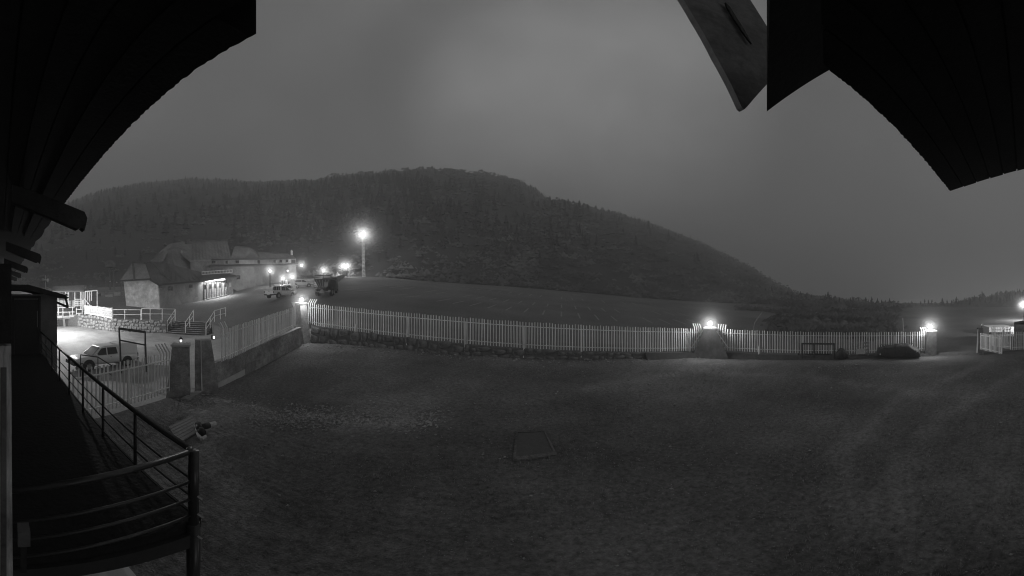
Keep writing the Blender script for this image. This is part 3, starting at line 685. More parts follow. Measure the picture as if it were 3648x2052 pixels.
g1t, g1c = pillar('gate_pillar', 'left gate pillar carrying a small lantern', G1[0], G1[1], .95, 1.22, .84, .6, CZ - 5.35, at(631, 1231, 16).z, 1, .15)
g2t, g2c = pillar('gate_pillar', 'right gate pillar with a small bright wall lamp', G2[0] + .05, G2[1], .95, 1.35, .82, .6, CZ - 5.35, at(740, 1209, 17).z, .05, 1, cap=False)
p4t, p4c = pillar('gate_pillar', 'narrow gate pillar with a small globe lamp at the far right gateway', *at(3494, 1250, 27)[:2], -1.4, .45, .42, .4, CZ - 5.0, at(3494, 1168, 27).z, 1, 1, cap=False)

GLOBE = {}
def globe(r, m):
    key = (round(r, 3), m.name)
    if key not in GLOBE:
        o = MB().ball((0, 0, 0), r, 12, 8).build('globe', m, smooth=True); GLOBE[key] = o.data; bpy.data.objects.remove(o)
    return GLOBE[key]
def glow_ball(r, m):
    key = (round(r, 3), m.name)
    if key not in GLOBE:
        o = MB().ball((0, 0, 0), r, 28, 18).build('mist', m, smooth=True); GLOBE[key] = o.data; bpy.data.objects.remove(o)
    return GLOBE[key]
LAMPN = 'lamps burning in the mist'
def bulb(pos, r, power, parent):
    l = bpy.data.lights.new('bulb', 'POINT'); l.energy = power; l.shadow_soft_size = r * 1.12; l.use_soft_falloff = False
    o = bpy.data.objects.new('bulb', l); COL.objects.link(o); o.parent = parent; o.location = pos - parent_loc(parent); return o
def spot(pos, r, power, parent, aim, deg):
    l = bpy.data.lights.new('bulb', 'SPOT'); l.energy = power; l.shadow_soft_size = r * 1.12; l.use_soft_falloff = False; l.spot_size = rad(deg); l.spot_blend = .5
    o = bpy.data.objects.new('bulb', l); COL.objects.link(o); o.parent = parent; o.location = pos - parent_loc(parent)
    o.rotation_euler = (pos - aim).to_track_quat('Z', 'Y').to_euler(); return o
POWER = {'lamp_globe': 300, 'lamp_far': 800, 'lamp_mast': 2400}
def lamp(label, pos, r, m, base=None, stem='socket', poler=.05, mist=1.3, name='pillar_lamp', lattice=False, power=1.0):
    base = base if base is not None else pos - V(0, 0, r + .14)
    t = thing(name, label, 'lamp', base, 0, LAMPN)
    inst(globe(r, m), 'globe', t, pos); bulb(pos, r, POWER[m.name] * power, t)
    if lattice:
        s = .28
        for dx, dy in ((-s, -s), (s, -s), (s, s), (-s, s)): MB().beam(base + V(dx, dy, -.3), pos + V(dx * .7, dy * .7, -r - .1), .09, .09).build('mast_leg', M_white, t)
        H = pos.z - base.z - r; nb = 22
        for k in range(nb):
            z = base + V(0, 0, H * k / nb); q = s * (1 - .3 * k / nb)
            m_ = MB()
            for (ax, ay), (bx, by) in (((-q, -q), (q, -q)), ((q, -q), (q, q)), ((q, q), (-q, q)), ((-q, q), (-q, -q))): m_.beam(z + V(ax, ay, 0), z + V(bx, by, H / nb * (k % 2) * .9 + .001), .05, .05)
            m_.build('mast_brace', M_white, t)
        MB().box(pos + V(0, .15, .0), (1.6, .12, .12)).build('head_frame', M_steel, t)
    else:
        MB().tube(base, pos - V(0, 0, r * .8), poler, 8).build(stem, M_steel, t)
    if mist:  # nested balls of thicker mist added to imitate the glare round the lamp
        for f_, m_ in V_GLOW: inst(glow_ball(1.0, m_), 'mist', t, pos, scale=(mist * f_,) * 3)['kind'] = 'stuff'
    return t
L1p = at(1074.6, 1068, 27.5); L2p = at(2529, 1153, 25.6); L3p = at(3313.5, 1164, 27.15)
lamp('glaring globe lamp on the corner fence pillar', L1p, .17, E_lamp, V(L1p.x, L1p.y, p1c.z), mist=1.3)
lamp('glaring globe lamp on the wide middle pillar', L2p, .18, E_lamp, V(L2p.x, L2p.y, p2c.z), mist=1.5)
lamp('glaring globe lamp on the right end pillar', L3p, .18, E_lamp, V(L3p.x, L3p.y, p3c.z), mist=1.7)
def gpos(p, off=0): return V(p.x, p.y, gz(p.x, p.y) + off)
q = at(962, 965, 70); lamp('globe lamp on a white post in front of the long building', q, .26, E_far, gpos(q), 'pole', .13, 2.0, 'post_lamp')
q = at(1007, 992, 52); lamp('globe lamp on a thin dark post behind the white pickup', q, .20, E_far, gpos(q), 'pole', .06, 1.5, 'post_lamp', power=.4)
q = at(1041, 986, 54); kp, kc = pillar('fence_pillar', 'broad dark pillar with a lamp among the parked cars', q.x, q.y, .7, 1.7, .7, .7, gz(q.x, q.y), q.z - .5)
lamp('globe lamp on the broad pillar among the parked cars', q, .22, E_far, V(q.x, q.y, kc.z), mist=1.7, power=.5)
q = at(1075, 945, 84); lamp('lamp on a bracket at the far gable of the long building', q, .28, E_far, q + V(-1.2, .5, .25), 'bracket', .06, 2.0, 'wall_lamp')
q = at(1153, 963, 68); lamp('lamp on a post above the dark truck', q, .24, E_far, gpos(q), 'pole', .07, 1.9, 'post_lamp')
q = at(1221, 949, 86); lamp('left of the twin lamps over the low wall', q, .29, E_far, gpos(q), 'pole', .07, 2.0, 'post_lamp')
q = at(1237.5, 948, 86); lamp('right of the twin lamps over the low wall', q, .29, E_far, gpos(q), 'pole', .07, 2.0, 'post_lamp')
q = at(1293, 836, 85); lamp('floodlight on the tall white lattice mast at the car park edge', q, .42, E_mast, gpos(at(1296, 990, 85)), mist=4.2, name='lamp_mast', lattice=True)
# small lantern on gate pillar, small lamp on second one, globe on right gate pillar
ln = thing('lantern', 'small old-fashioned lantern on top of the left gate pillar', 'lantern', g1c)
lc = at(630, 1213, 16.0); lc = V(g1c.x, g1c.y, lc.z)
MB().lathe(V(lc.x, lc.y, g1c.z), [(.09, 0), (.03, .04), (.025, lc.z - g1c.z - .17), (.07, lc.z - g1c.z - .12)], 8).build('stem', M_trim, ln)
MB().lathe(lc, [(.04, -.09), (.06, .05)], 8).build('glass', E_small, ln)
MB().lathe(lc, [(.12, .055), (.09, .1), (.03, .16), (.01, .22)], 8).build('hood', M_trim, ln)
wl = thing('wall_lamp', 'small bright bulkhead lamp on the right gate pillar edge', 'lamp', at(762, 1202, 16.7))
MB().ball(at(762, 1202, 16.6), .05, 8, 6, 1.6).build('bulb', E_small, wl); MB().box(at(758, 1202, 16.75), (.16, .1, .22)).build('backplate', M_trim, wl)
rg = thing('globe_lamp', 'small unlit globe lamp on the narrow right gate pillar', 'lamp', p4c)
MB().tube(p4c, at(3500, 1160, 27), .025, 6).build('stem', M_trim, rg); MB().ball(at(3500, 1157, 27), .10, 10, 6).build('globe', M_white, rg)

# low concrete wall under the left fence, field-stone plinth under the long fence
lw = thing('low_wall', 'sloping low concrete wall under the left palisade fence', 'wall', lA)
a_, b_ = lA + V(-.2, -.9, 0), lB + V(.1, .4, 0); dirn = (b_ - a_).normalized(); sd_ = V(dirn.y, -dirn.x, 0) * .16
rings = []
for k in range(13):
    p = a_.lerp(b_, k / 12); zt = p.z - .06; rings.append([p + sd_ * 1.5 + V(0, 0, -2.6), p - sd_ + V(0, 0, -2.6), V(p.x, p.y, zt) - sd_, V(p.x, p.y, zt) + sd_])
MB().loft(rings).build('wall_body', M_pillar, lw)
M_stone2 = mat('dark_field_stone', .17, .95, .5, 2.4, .8, 8, var2=.4, scale2=1.3)
def stone_mesh(seed, m_=None):
    r = random.Random(seed); n = 8; ph = r.uniform(0, 6); ring = []
    for j in range(n):
        a = ph + 2 * math.pi * j / n; ring.append((.5 * math.copysign(abs(math.cos(a)) ** .6, math.cos(a)) * r.uniform(.86, 1.06), .5 * math.copysign(abs(math.sin(a)) ** .6, math.sin(a)) * r.uniform(.86, 1.06)))
    m = MB(); m.loft([[V(x, 0, z) for x, z in ring], [V(x * 1.0, -.6, z * 1.0) for x, z in ring], [V(x * .72, -1.0, z * .72) for x, z in ring]])
    o = m.build('stone', m_ or M_stone); me = o.data; bpy.data.objects.remove(o); return me
STN = [stone_mesh(s) for s in range(9)]; STN2 = [stone_mesh(s + 20, M_stone2) for s in range(9)]
def stone_wall(label, A, B, zbA, zbB, rows, cw, cat='wall', name='stone_wall', thick=.3, xvar=.25, protos=None):
    """A, B top ends; zb bottom heights. core of mortar plus single stones set proud of it."""
    t = thing(name, label, cat, V(A.x, A.y, zbA)); d = V(B.x - A.x, B.y - A.y, 0); L = d.length; u = d / L; nrm = V(u.y, -u.x, 0)
    back = -nrm * thick
    MB().hexa([V(A.x, A.y, zbA - .3), V(B.x, B.y, zbB - .3), V(B.x, B.y, zbB - .3) + back, V(A.x, A.y, zbA - .3) + back, A, B, B + back, A + back]).build('core', M_mortar, t)
    ang = math.atan2(u.y, u.x)
    for rr in range(rows):
        x = RND.uniform(-.2, 0) * cw
        while x < L:
            w = cw * RND.uniform(1 - xvar, 1 + xvar * 1.4); f = min(.99, max(.01, (x + w / 2) / L)); zt = lerp(A.z, B.z, f); zb = lerp(zbA, zbB, f); rh = (zt - zb) / rows
            if x + w > L + .1: break
            c = A.lerp(B, f); z = zb + (rr + .5) * rh + RND.uniform(-.25, .25) * rh
            inst(RND.choice(protos or STN), 'stone', t, V(c.x, c.y, z) + nrm * .002, 0, (w * .94, .05 + RND.random() * .07, rh * RND.uniform(.7, 1.2)), rot=(0, RND.uniform(-.3, .3), ang))
            x += w
    return t
sA = V(P1[0] + .9, P1[1] - .12, fA.z - .05); sB = V(9.5, lerp(P1[1], P2[1], .79) - .12, lerp(fA.z, fB.z, .82) - .12)
stone_wall('rough field-stone plinth wall under the long palisade fence', sA, sB, yard_h.z(sA.x, sA.y - .4) - .0, yard_h.z(sB.x, sB.y - .4) + .02, 2, .62, name='plinth_wall', xvar=.5, protos=STN2)
bank = thing('earth_bank', 'dark earth kerb under the fence beside the middle pillar', 'bank', (14, 22, CZ - 5))
rings = []
pts = [sB.lerp(V(P2[0], P2[1] - .2, 0), k / 4) for k in range(4)] + [V(P2[0], P2[1] - .25, 0).lerp(V(P3[0] - .3, P3[1], 0), k / 12) for k in range(13)]
zt_of = lambda k, p: (lerp(sB.z, fB.z - .15, min(1, k / 4)) if k < 4 else lerp(gA.z, gB.z, (k - 4) / 12) - .14)
for k, p in enumerate(pts):
    dq = (pts[min(k + 1, len(pts) - 1)] - pts[max(k - 1, 0)]); dq.z = 0; dq.normalize(); nn = V(dq.y, -dq.x, 0); zt = zt_of(k, p)
    g = yard_h.z(p.x, p.y) - .2; j = RND.uniform(-.06, .06)
    rings.append([V(p.x, p.y, g) + nn * (.55 + j), V(p.x, p.y, g) - nn * .25, V(p.x, p.y, zt) - nn * .2, V(p.x, p.y, zt + j * .3) + nn * .12])
MB().loft(rings).build('bank_body', mat('bank_earth', .075, .95, .5, 3, .8, 9), bank)
th = thing('threshold', 'concrete threshold kerb across the left gate', 'kerb', at(690, 1395, 16.2))
MB().beam(at(655, 1433, 15.0), at(728, 1394, 16.9), .34, .34).build('kerb_body', M_pillar, th)
for pp_, a, b in ((p1t, fA + V(0, -.07, .25), at(1104, 1092, 27.2)), (p2t, at(2464, 1238, 25.6), at(2503, 1178, 25.4)), (p2t, at(2592, 1236, 25.4), at(2553, 1180, 25.3))):
    MB().beam(a, b, .04, .05).build('brace_bar', M_fence, pp_)

# ------------------------------------------------------------------ retaining wall, stairs, railings of the plaza
w0, w1, w2 = pol(-76.3, 44), pol(-70.3, 39), pol(-60.9, 38.5)
A = at(297, 1117, 43.2); B = at(399, 1137, 39); 
stone_wall('bright field-stone retaining wall below the white picket fence', V(w0[0], w0[1], A.z - .1), B, fore_h.z(*w0) - .05, fore_h.z(*w1), 4, .5, xvar=.5)
C = at(592, 1143, 38.5)
stone_wall('darker field-stone retaining wall between the picket fence and the stairs', B, C, fore_h.z(*w1), fore_h.z(*w2), 4, .5, xvar=.5)
stp = thing('outdoor_stairs', 'dark wide outdoor stairs with pale step edges up to the plaza', 'stairs', at(660, 1190, 38))
bl_, br_ = at(594, 1187, 38.5), at(738, 1196, 36.9); tl_, tr_ = at(628, 1143, 41.2), at(768, 1147, 39.4); ns = 7
for k in range(ns):
    f0, f1 = k / ns, (k + 1) / ns
    l0, r0_ = bl_.lerp(tl_, f0), br_.lerp(tr_, f0); l1, r1_ = bl_.lerp(tl_, f1), br_.lerp(tr_, f1); zt = lerp(bl_.z, tl_.z, f1); zr = lerp(br_.z, tr_.z, f1)
    zb = CZ - 5.1
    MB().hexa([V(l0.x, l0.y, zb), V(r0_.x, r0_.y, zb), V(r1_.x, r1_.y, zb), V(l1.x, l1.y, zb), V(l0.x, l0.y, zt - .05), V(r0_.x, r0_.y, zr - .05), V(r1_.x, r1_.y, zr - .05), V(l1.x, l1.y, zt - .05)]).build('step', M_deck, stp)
    n_ = (r0_ - l0).normalized(); fr = V(n_.y, -n_.x, 0) * .03
    MB().hexa([V(l0.x, l0.y, zt - .048) + fr, V(r0_.x, r0_.y, zr - .048) + fr, V(lerp(r0_.x, r1_.x, .3), lerp(r0_.y, r1_.y, .3), zr - .048), V(lerp(l0.x, l1.x, .3), lerp(l0.y, l1.y, .3), zt - .048),
               V(l0.x, l0.y, zt) + fr, V(r0_.x, r0_.y, zr) + fr, V(lerp(r0_.x, r1_.x, .3), lerp(r0_.y, r1_.y, .3), zr), V(lerp(l0.x, l1.x, .3), lerp(l0.y, l1.y, .3), zt)]).build('step_edge', M_pillar, stp)
def handrail(label, posts, mids=True, r=.045, name='stair_handrail', extra=None):
    """posts: (sx, top sy, bottom sy, d)"""
    t = thing(name, label, 'railing', at(posts[0][0], posts[0][2], posts[0][3]), 0, 'white pipe railings by the stairs')
    tops = [at(x, a, d) for x, a, b, d in posts]; bots = [at(x, b, d) for x, a, b, d in posts]
    for a, b in zip(tops, bots): MB().tube(b - V(0, 0, .08), a, r, 6).build('rail_post', M_white, t)
    MB().path(tops, r, 6).build('top_rail', M_white, t)
    MB().path([a.lerp(b, .48) for a, b in zip(tops, bots)], r * .8, 6).build('mid_rail', M_white, t)
handrail('left handrail of the outdoor stairs', [(595.7, 1144, 1184, 38.6), (610, 1123, 1160, 39.8), (625, 1102, 1141, 41.0)])
handrail('middle handrail of the outdoor stairs', [(660.5, 1147, 1186, 37.8), (676, 1126, 1162, 39), (689, 1105, 1143, 40.2)])
handrail('right handrail of the outdoor stairs with a level extension', [(734, 1153, 1193, 36.9), (749, 1131, 1170, 38.1), (764, 1107, 1147, 39.3), (785, 1101, 1141, 40.2), (804, 1096, 1138, 41.2)])
handrail('pipe railing on the wall top next to the white picket fence', [(402, 1103, 1139, 39), (445, 1103, 1140, 38.9), (502, 1104, 1139, 38.8)], name='pipe_railing')
handrail('pipe railing on the wall top ending at the stairs', [(505, 1099, 1138, 38.8), (535, 1100, 1138, 38.7), (578, 1100, 1138, 38.8), (623, 1101, 1140, 40.5)], name='pipe_railing')
pf = thing('picket_fence', 'short bright white picket fence on the stone retaining wall', 'fence', at(303, 1118, 43))
PS = [(302.5, 1088, 1118, 43.0), (324, 1090, 1122, 42.0), (348, 1092, 1126, 41.0), (372, 1095, 1131, 40.0), (399.5, 1098, 1137, 39.0)]
for i, (x, a, b, d) in enumerate(PS):
    MB().beam(at(x, b, d) - V(0, 0, .1), at(x, a, d) + V(0, 0, .08), .12, .12, (0, 1, 0)).build('fence_post', M_white, pf)
    if i:
        X, A_, B_, D = PS[i - 1]
        for rf in (.12, .78): MB().beam(at(X, lerp(B_, A_, rf), D), at(x, lerp(b, a, rf), d), .05, .14).build('rail', M_white, pf)
        for k in range(1, 9):
            f = k / 9; p = at(lerp(X, x, f), lerp(B_, b, f), lerp(D, d, f)); tp = at(lerp(X, x, f), lerp(A_, a, f), lerp(D, d, f))
            MB().box((p + tp) / 2 + V(0, -.04, .03), (.075, .03, (tp - p).length), .6).build('picket', M_white, pf)

# ------------------------------------------------------------------ ticket hut on a deck (left)
D = 47.0
hut = thing('ticket_hut', 'brightly lit wooden hut on a white railed deck at far left', 'hut', at(250, 1130, D))
z0 = at(250, 1094, D).z; ze = at(250, 1040, D).z
hl, hr = at(198, 1094, D + .8), at(304, 1094, D + 1.2)
hd = V(hr.x - hl.x, hr.y - hl.y, 0); hL = hd.length; hu = hd / hL; hn = V(hu.y, -hu.x, 0)
hang = math.atan2(hu.y, hu.x)
def H(u, v, z): return V(hl.x, hl.y, 0) + hu * u + hn * v + V(0, 0, z)     # v toward the camera
MB().prism([H(0, 0, z0), H(hL, 0, z0), H(hL, -3.5, z0), H(0, -3.5, z0)], (0, 0, ze - z0)).build('wall', M_timber, hut)
for k in range(7):
    u0 = hL * (.02 + k * .135); w = hL * .11
    MB().prism([H(u0, .03, z0 + .05), H(u0 + w, .03, z0 + .05), H(u0 + w, .03, z0 + .95), H(u0, .03, z0 + .95)], hn * .05).build('wall_panel', M_cream, hut)
    if k in (0, 2, 4, 5): MB().prism([H(u0 + .1, .03, z0 + 1.05), H(u0 + w - .1, .03, z0 + 1.05), H(u0 + w - .1, .03, ze - .3), H(u0 + .1, .03, ze - .3)], hn * .04).build('window', M_glass if k != 2 else M_car2, hut)
rp = [H(-.6, 1.0, ze + .0), H(hL * .92, 1.0, ze + .05), H(hL * 1.04, -.2, ze + .55), H(hL * 1.02, -1.7, ze + .95), H(-.3, -1.7, ze + .75)]
MB().loft([rp, [p + V(0, 0, .12) for p in rp]]).build('roof', M_roofp, hut)
rp2 = [H(hL * .92, 1.0, ze + .17), H(hL * 1.22, -1.0, ze + .2), H(hL * 1.02, -1.7, ze + 1.07)]
MB().loft([rp2, [p + V(-.05, 0, .1) for p in rp2]]).build('gable', M_roof, hut)
for sx, tp, bt in ((233, 1040, 1094), (243, 1040, 1094), (266.5, 1040, 1094), (287, 1040, 1105), (292, 1040, 1105), (299, 1040, 1112), (304, 1036, 1116), (311.5, 1038, 1085), (318, 1038, 1080), (325.5, 1037, 1072), (346, 1034, 1092)):
    MB().beam(at(sx, bt, D - .9), at(sx, tp, D - .9), .11, .11, (0, 1, 0)).build('porch_post', M_white, hut)
MB().beam(at(304, 1038.5, D - .95), at(346.5, 1034.5, D - .95), .12, .12).build('porch_beam', M_white, hut)
for sx0, sx1, ys in ((234, 243, range(1044, 1093, 6)), (267, 292, (1066, 1074, 1082, 1089)), (293, 301, range(1070, 1104, 4))):
    for y in ys: MB().beam(at(sx0, y, D - 1.0), at(sx1, y, D - 1.0), .05, .09).build('rung', M_white, hut)
MB().beam(at(301, 1064, D - 1.1), at(323, 1091, D - 2), .1, .12).build('slanting_rail', M_white, hut)
MB().hexa([at(200, 1140, D - 1.5), at(297, 1131, D - 1.5), at(300, 1112, D + 3), at(196, 1112, D + 3), at(200, 1134, D - 1.5), at(297, 1126, D - 1.5), at(300, 1107, D + 3), at(196, 1107, D + 3)]).build('deck', M_wood, hut)
MB().hexa([at(200, 1163, D - 1.2), at(282, 1163, D - 1.2), at(296, 1140, D + 3), at(200, 1140, D + 3), at(200, 1139, D - 1.2), at(296, 1131.5, D - 1.2), at(299, 1115, D + 3), at(200, 1115, D + 3)]).build('under_deck_shade', M_timber, hut)  # dark block put in for the shade below the deck
dr = [(203, 1096, 1130), (208, 1096, 1130), (224, 1096, 1133), (248.5, 1111, 1131), (258.5, 1094, 1127), (272, 1096, 1129), (293, 1095, 1127)]
for x, a, b in dr: MB().beam(at(x, b, D - 1.6), at(x, a, D - 1.6), .1, .1, (0, 1, 0)).build('rail_post', M_white, hut)
for (xa, ya, xb, yb, h) in ((201, 1096.5, 266, 1094, .1), (201, 1113, 266, 1111, .1), (270, 1102, 294, 1102, .1), (226, 1128, 248, 1126, .07), (226, 1131, 248, 1129, .07), (272, 1117, 294, 1115, .1)):
    MB().beam(at(xa, ya, D - 1.62), at(xb, yb, D - 1.62), .08, h).build('deck_rail', M_white, hut)
for xa, xb, y in ((202, 219, 1128.5), (251, 268, 1125.5)): MB().box((at(xa, y, D - 1.8) + at(xb, y, D - 1.8)) / 2, (.5, (at(xa, y, D) - at(xb, y, D)).length, .35), .25).build('bench', M_white, hut)
hp_ = thing('support_post', 'stout square post standing on the forecourt under the hut deck', 'post', at(230, 1170, D - 1.9))
MB().beam(at(230.5, 1171, D - 1.9), at(227, 1136, D - 1.9), .26, .26, (0, 1, 0)).build('shaft', M_wood, hp_)
# wall and boards behind
bw_ = thing('boundary_wall', 'long pale wall with boards behind the lit plaza', 'wall', at(390, 1062, 72))
MB().hexa([at(318, 1076, 74), at(447, 1063, 70), at(447, 1061, 71), at(318, 1074, 75), at(318, 1046, 74), at(447, 1036, 70), at(447, 1035.5, 71), at(318, 1045.5, 75)]).build('wall_body', M_pillar, bw_)
for x, y, w, h in ((418, 1048, 22, 13), (388, 1055, 26, 10), (352, 1052, 14, 11)):
    MB().hexa([at(x - w / 2, y + h / 2, 69.6), at(x + w / 2, y + h / 2 - 1.5, 69), at(x + w / 2, y + h / 2 - 1.5, 69.2), at(x - w / 2, y + h / 2, 69.8), at(x - w / 2, y - h / 2, 69.6), at(x + w / 2, y - h / 2 - 1.5, 69), at(x + w / 2, y - h / 2 - 1.5, 69.2), at(x - w / 2, y - h / 2, 69.8)]).build('board', M_signw if x != 352 else M_trim, bw_)
for i, (x, t_) in enumerate(((378, 1000), (433, 1004))):
    po = thing('thin_pole', ['left thin pole behind the pale boundary wall', 'right thin pole behind the pale boundary wall'][i], 'pole', at(x, 1042, 76), 0, 'thin poles behind the wall')
    MB().tube(at(x, 1052, 76), at(x - 1, t_, 76), .07, 6).build('shaft', M_pillar, po)
tw = thing('lift_pylon', 'dim lift pylon with a round cabin standing among the dark trees', 'pylon', at(398, 1040, 92))
c_ = at(393, 944, 92); MB().lathe(c_, [(.5, -.9), (1.5, -.7), (1.6, .3), (.9, 1.1), (.2, 1.4)], 10).build('cabin', M_plas, tw)
for x in (391, 405): MB().beam(at(x + 1, 1040, 92), at(x - 1, 948, 92), .35, .35, (0, 1, 0)).build('leg', M_plas, tw)
MB().beam(at(386, 950, 91.8), at(410, 950, 91.8), .3, .35).build('cross_arm', M_plas, tw)
for k, (x, y) in enumerate(((392, 1003), (416, 1006))): MB().ball(at(x, y, 91), .18, 8, 5).build('insulator', M_white, tw)

# ------------------------------------------------------------------ long stone lodge with the lit entrance
FX = [430, 568, 723, 829, 943, 1052, 1100]; FD = [51.5, 48, 58, 66, 76, 84, 88]
def fd(x, o=0.): return float(np.interp(x, FX, FD)) + o
def F(cx, cy, o=0.): x, y = 400 + .27174 * cx, 820 + .27174 * cy; return at(x, y, fd(x, o))
lb = thing('stone_lodge', 'long stone lodge with dark mansard roofs and a lit entrance', 'building', F(900, 950))
def strip(name, top, bot, o, m, th=.35, parent=None):
    rings = [[b, t, t + (t - V(0, 0, t.z)).normalized() * th, b + (b - V(0, 0, b.z)).normalized() * th] for b, t in zip([F(*p, o) for p in bot], [F(*p, o) for p in top])]
    return MB().loft(rings).build(name, m, parent or lb)
def slab(name, pts, m, th=.25, parent=None, up=True):
    ps = [F(*p[:2], p[2]) for p in pts]; k = V(0, 0, -th) if up else None
    return MB().loft([[p + k for p in ps], ps]).build(name, m, parent or lb)
# end wall and front wall of the low part
ew = [at(450, 1092, 52), at(569, 1107, 48), at(563, 1012, 48), at(521, 994, 49.4), at(440, 1000, 52)]
back = V(-.4, .6, 0)
MB().loft([ew, [p + back for p in ew]]).build('end_wall', M_rubble, lb)
strip('front_wall', [(600, 700), (760, 690), (960, 680), (1190, 668)], [(622, 1052), (760, 1010), (960, 968), (1190, 924)], 0, M_lodge)
strip('entrance_wall', [(1590, 606), (1400, 606), (1190, 620)][::-1], [(1585, 840), (1400, 880), (1195, 926)][::-1], .3, M_pillar)
# low roof: hip end + front slope
slab('hip_roof', [(105, 662, -.3), (290, 652, -.6), (500, 640, -.8), (430, 432, 3), (265, 422, 3.5)], M_roofp, .2)
slab('low_roof', [(488, 642, -.6), (610, 712, -.7), (800, 694, -.7), (1000, 680, -.7), (1190, 664, -.7), (1190, 560, 3), (1020, 525, 4), (700, 430, 4), (500, 408, 3), (430, 430, 3)], M_roof, .2)
# entrance canopy
slab('canopy', [(1150, 668, -1.3), (1480, 612, -1.4), (1660, 606, -1.2), (1540, 572, 1), (1180, 585, 1)], M_roof, .22)
# upper block: gable side, front wall, mansard
g = [F(480, 415, 5), F(650, 262, 7), F(745, 182, 9), F(880, 250, 6), F(1015, 400, 4.5), F(1030, 530, 4), F(700, 470, 4.2)]
MB().loft([g, [p + V(-.5, 2.0, 0) for p in g]]).build('gable_wall', M_plas, lb)
g2_ = [F(478, 412, 4.6), F(645, 262, 6.5), F(742, 180, 8.6), F(800, 215, 8.0), F(690, 300, 6.2), F(640, 412, 4.5)]
MB().loft([g2_, [p + V(-.3, .6, .15) for p in g2_]]).build('gable_roof', M_roofp, lb)
strip('upper_wall', [(1025, 395), (1300, 385), (1640, 380), (1960, 376), (2200, 374), (2400, 372)], [(1030, 640), (1300, 600), (1640, 800), (1960, 740), (2200, 690), (2420, 650)], 3.0, M_lodge)
def roofstrip(name, eave, ridge, oe, orr, m):
    e = [F(*p, oe) for p in eave]; r = [F(*p, orr) for p in ridge]
    rings = [[a, b, b + V(0, 0, -.3), a + V(0, 0, -.25)] for a, b in zip(e, r)]
    return MB().loft(rings).build(name, m, lb)
roofstrip('main_roof', [(1018, 400), (1200, 388), (1400, 384), (1560, 382)], [(745, 178), (1030, 138), (1300, 140), (1510, 152)], 2.6, 9, M_roofp)
roofstrip('main_roof', [(1550, 382), (1700, 380), (1960, 378)], [(1600, 212), (1800, 232), (1905, 288)], 2.6, 8, M_roofp)
roofstrip('main_roof', [(1940, 378), (2150, 376), (2410, 372)], [(1900, 288), (2150, 296), (2350, 316)], 2.6, 7, M_roofp)
roofstrip('eave_skirt', [(1270, 480), (1600, 470), (1970, 462), (2200, 456), (2440, 444)], [(1290, 452), (1600, 448), (1960, 444), (2200, 440), (2410, 432)], 1.6, 2.9, M_roof)
for pa_, pb_ in (((1030, 138, 8.9), (1300, 140, 8.9)), ((1300, 140, 8.9), (1510, 152, 8.9)), ((1600, 212, 7.9), (1800, 232, 7.9)), ((1800, 232, 7.9), (1905, 288, 7.9)), ((1905, 290, 6.9), (2350, 316, 6.9)), ((265, 422, 3.4), (430, 431, 2.9)), ((290, 652, -.7), (265, 422, 3.4))):
    MB().beam(F(pa_[0], pa_[1], pa_[2]), F(pb_[0], pb_[1], pb_[2]), .3, .22).build('ridge_cap', M_roof, lb)
for pa_, pb_ in (((105, 664, -.35), (290, 654, -.65)), ((290, 654, -.65), (500, 642, -.85)), ((488, 644, -.7), (610, 715, -.8)), ((610, 715, -.8), (1190, 667, -.8)), ((1300, 388, 2.5), (1960, 380, 2.5)), ((1960, 380, 2.5), (2410, 374, 2.5))):
    MB().beam(F(*pa_), F(*pb_), .16, .24).build('fascia', M_timber, lb)
for k in range(9):
    f = (k + .5) / 9
    MB().beam(F(lerp(610, 1190, f), lerp(712, 664, f), -.72) + V(0, 0, .06), F(lerp(700, 1020, f), lerp(432, 525, f), 3.9) + V(0, 0, .06), .10, .08).build('roof_batten', M_roof, lb)
for k in range(12):
    f = (k + .5) / 12
    MB().beam(F(lerp(1040, 1560, f), lerp(396, 384, f), 2.55) + V(0, 0, .06), F(lerp(1035, 1505, f), lerp(140, 154, f), 8.9) + V(0, 0, .06), .10, .08).build('roof_batten', M_roofp, lb)
dk = [F(950, 140, 8.5), F(1040, 150, 8.5), F(1090, 200, 8.2), F(1060, 215, 8), F(990, 190, 8), F(950, 175, 8)]
MB().loft([dk, [p + V(0, .5, .05) for p in dk]]).build('dormer', M_roof, lb)
def win(cx, cy, w, h, o=2.93, lit=False, name='window', sash=True):
    a, b, c, d = F(cx - w / 2, cy + h / 2, o), F(cx + w / 2, cy + h / 2 - .5, o), F(cx + w / 2, cy - h / 2 - .5, o), F(cx - w / 2, cy - h / 2, o); n = V(.12, -.16, 0) * .35
    wo_ = MB().loft([[a, b, c, d], [p + n for p in (a, b, c, d)]]).build(name, M_trim, lb)
    sh = .13
    for k in ((0, 1) if sash else (0,)):
        f0, f1 = (.08 + .46 * k, .46 + .46 * k) if sash else (.1, .9)
        q = [a.lerp(b, f0).lerp(d.lerp(c, f0), sh), a.lerp(b, f1).lerp(d.lerp(c, f1), sh), a.lerp(b, f1).lerp(d.lerp(c, f1), 1 - sh), a.lerp(b, f0).lerp(d.lerp(c, f0), 1 - sh)]
        MB().loft([[p + n for p in q], [p + n * 1.3 for p in q]]).build('pane', M_glass, wo_)
    MB().beam(a + n * 1.2, b + n * 1.2, .12, .12).build('sill', M_pillar, wo_)
for cx, cy, w, h in ((1330, 412, 50, 56), (1492, 420, 46, 50), (1640, 416, 44, 50), (1770, 414, 44, 50), (1910, 414, 56, 58), (2062, 408, 26, 46), (2125, 408, 32, 46), (2212, 406, 32, 46), (2290, 404, 30, 46), (2372, 408, 50, 56)): win(cx, cy, w, h)
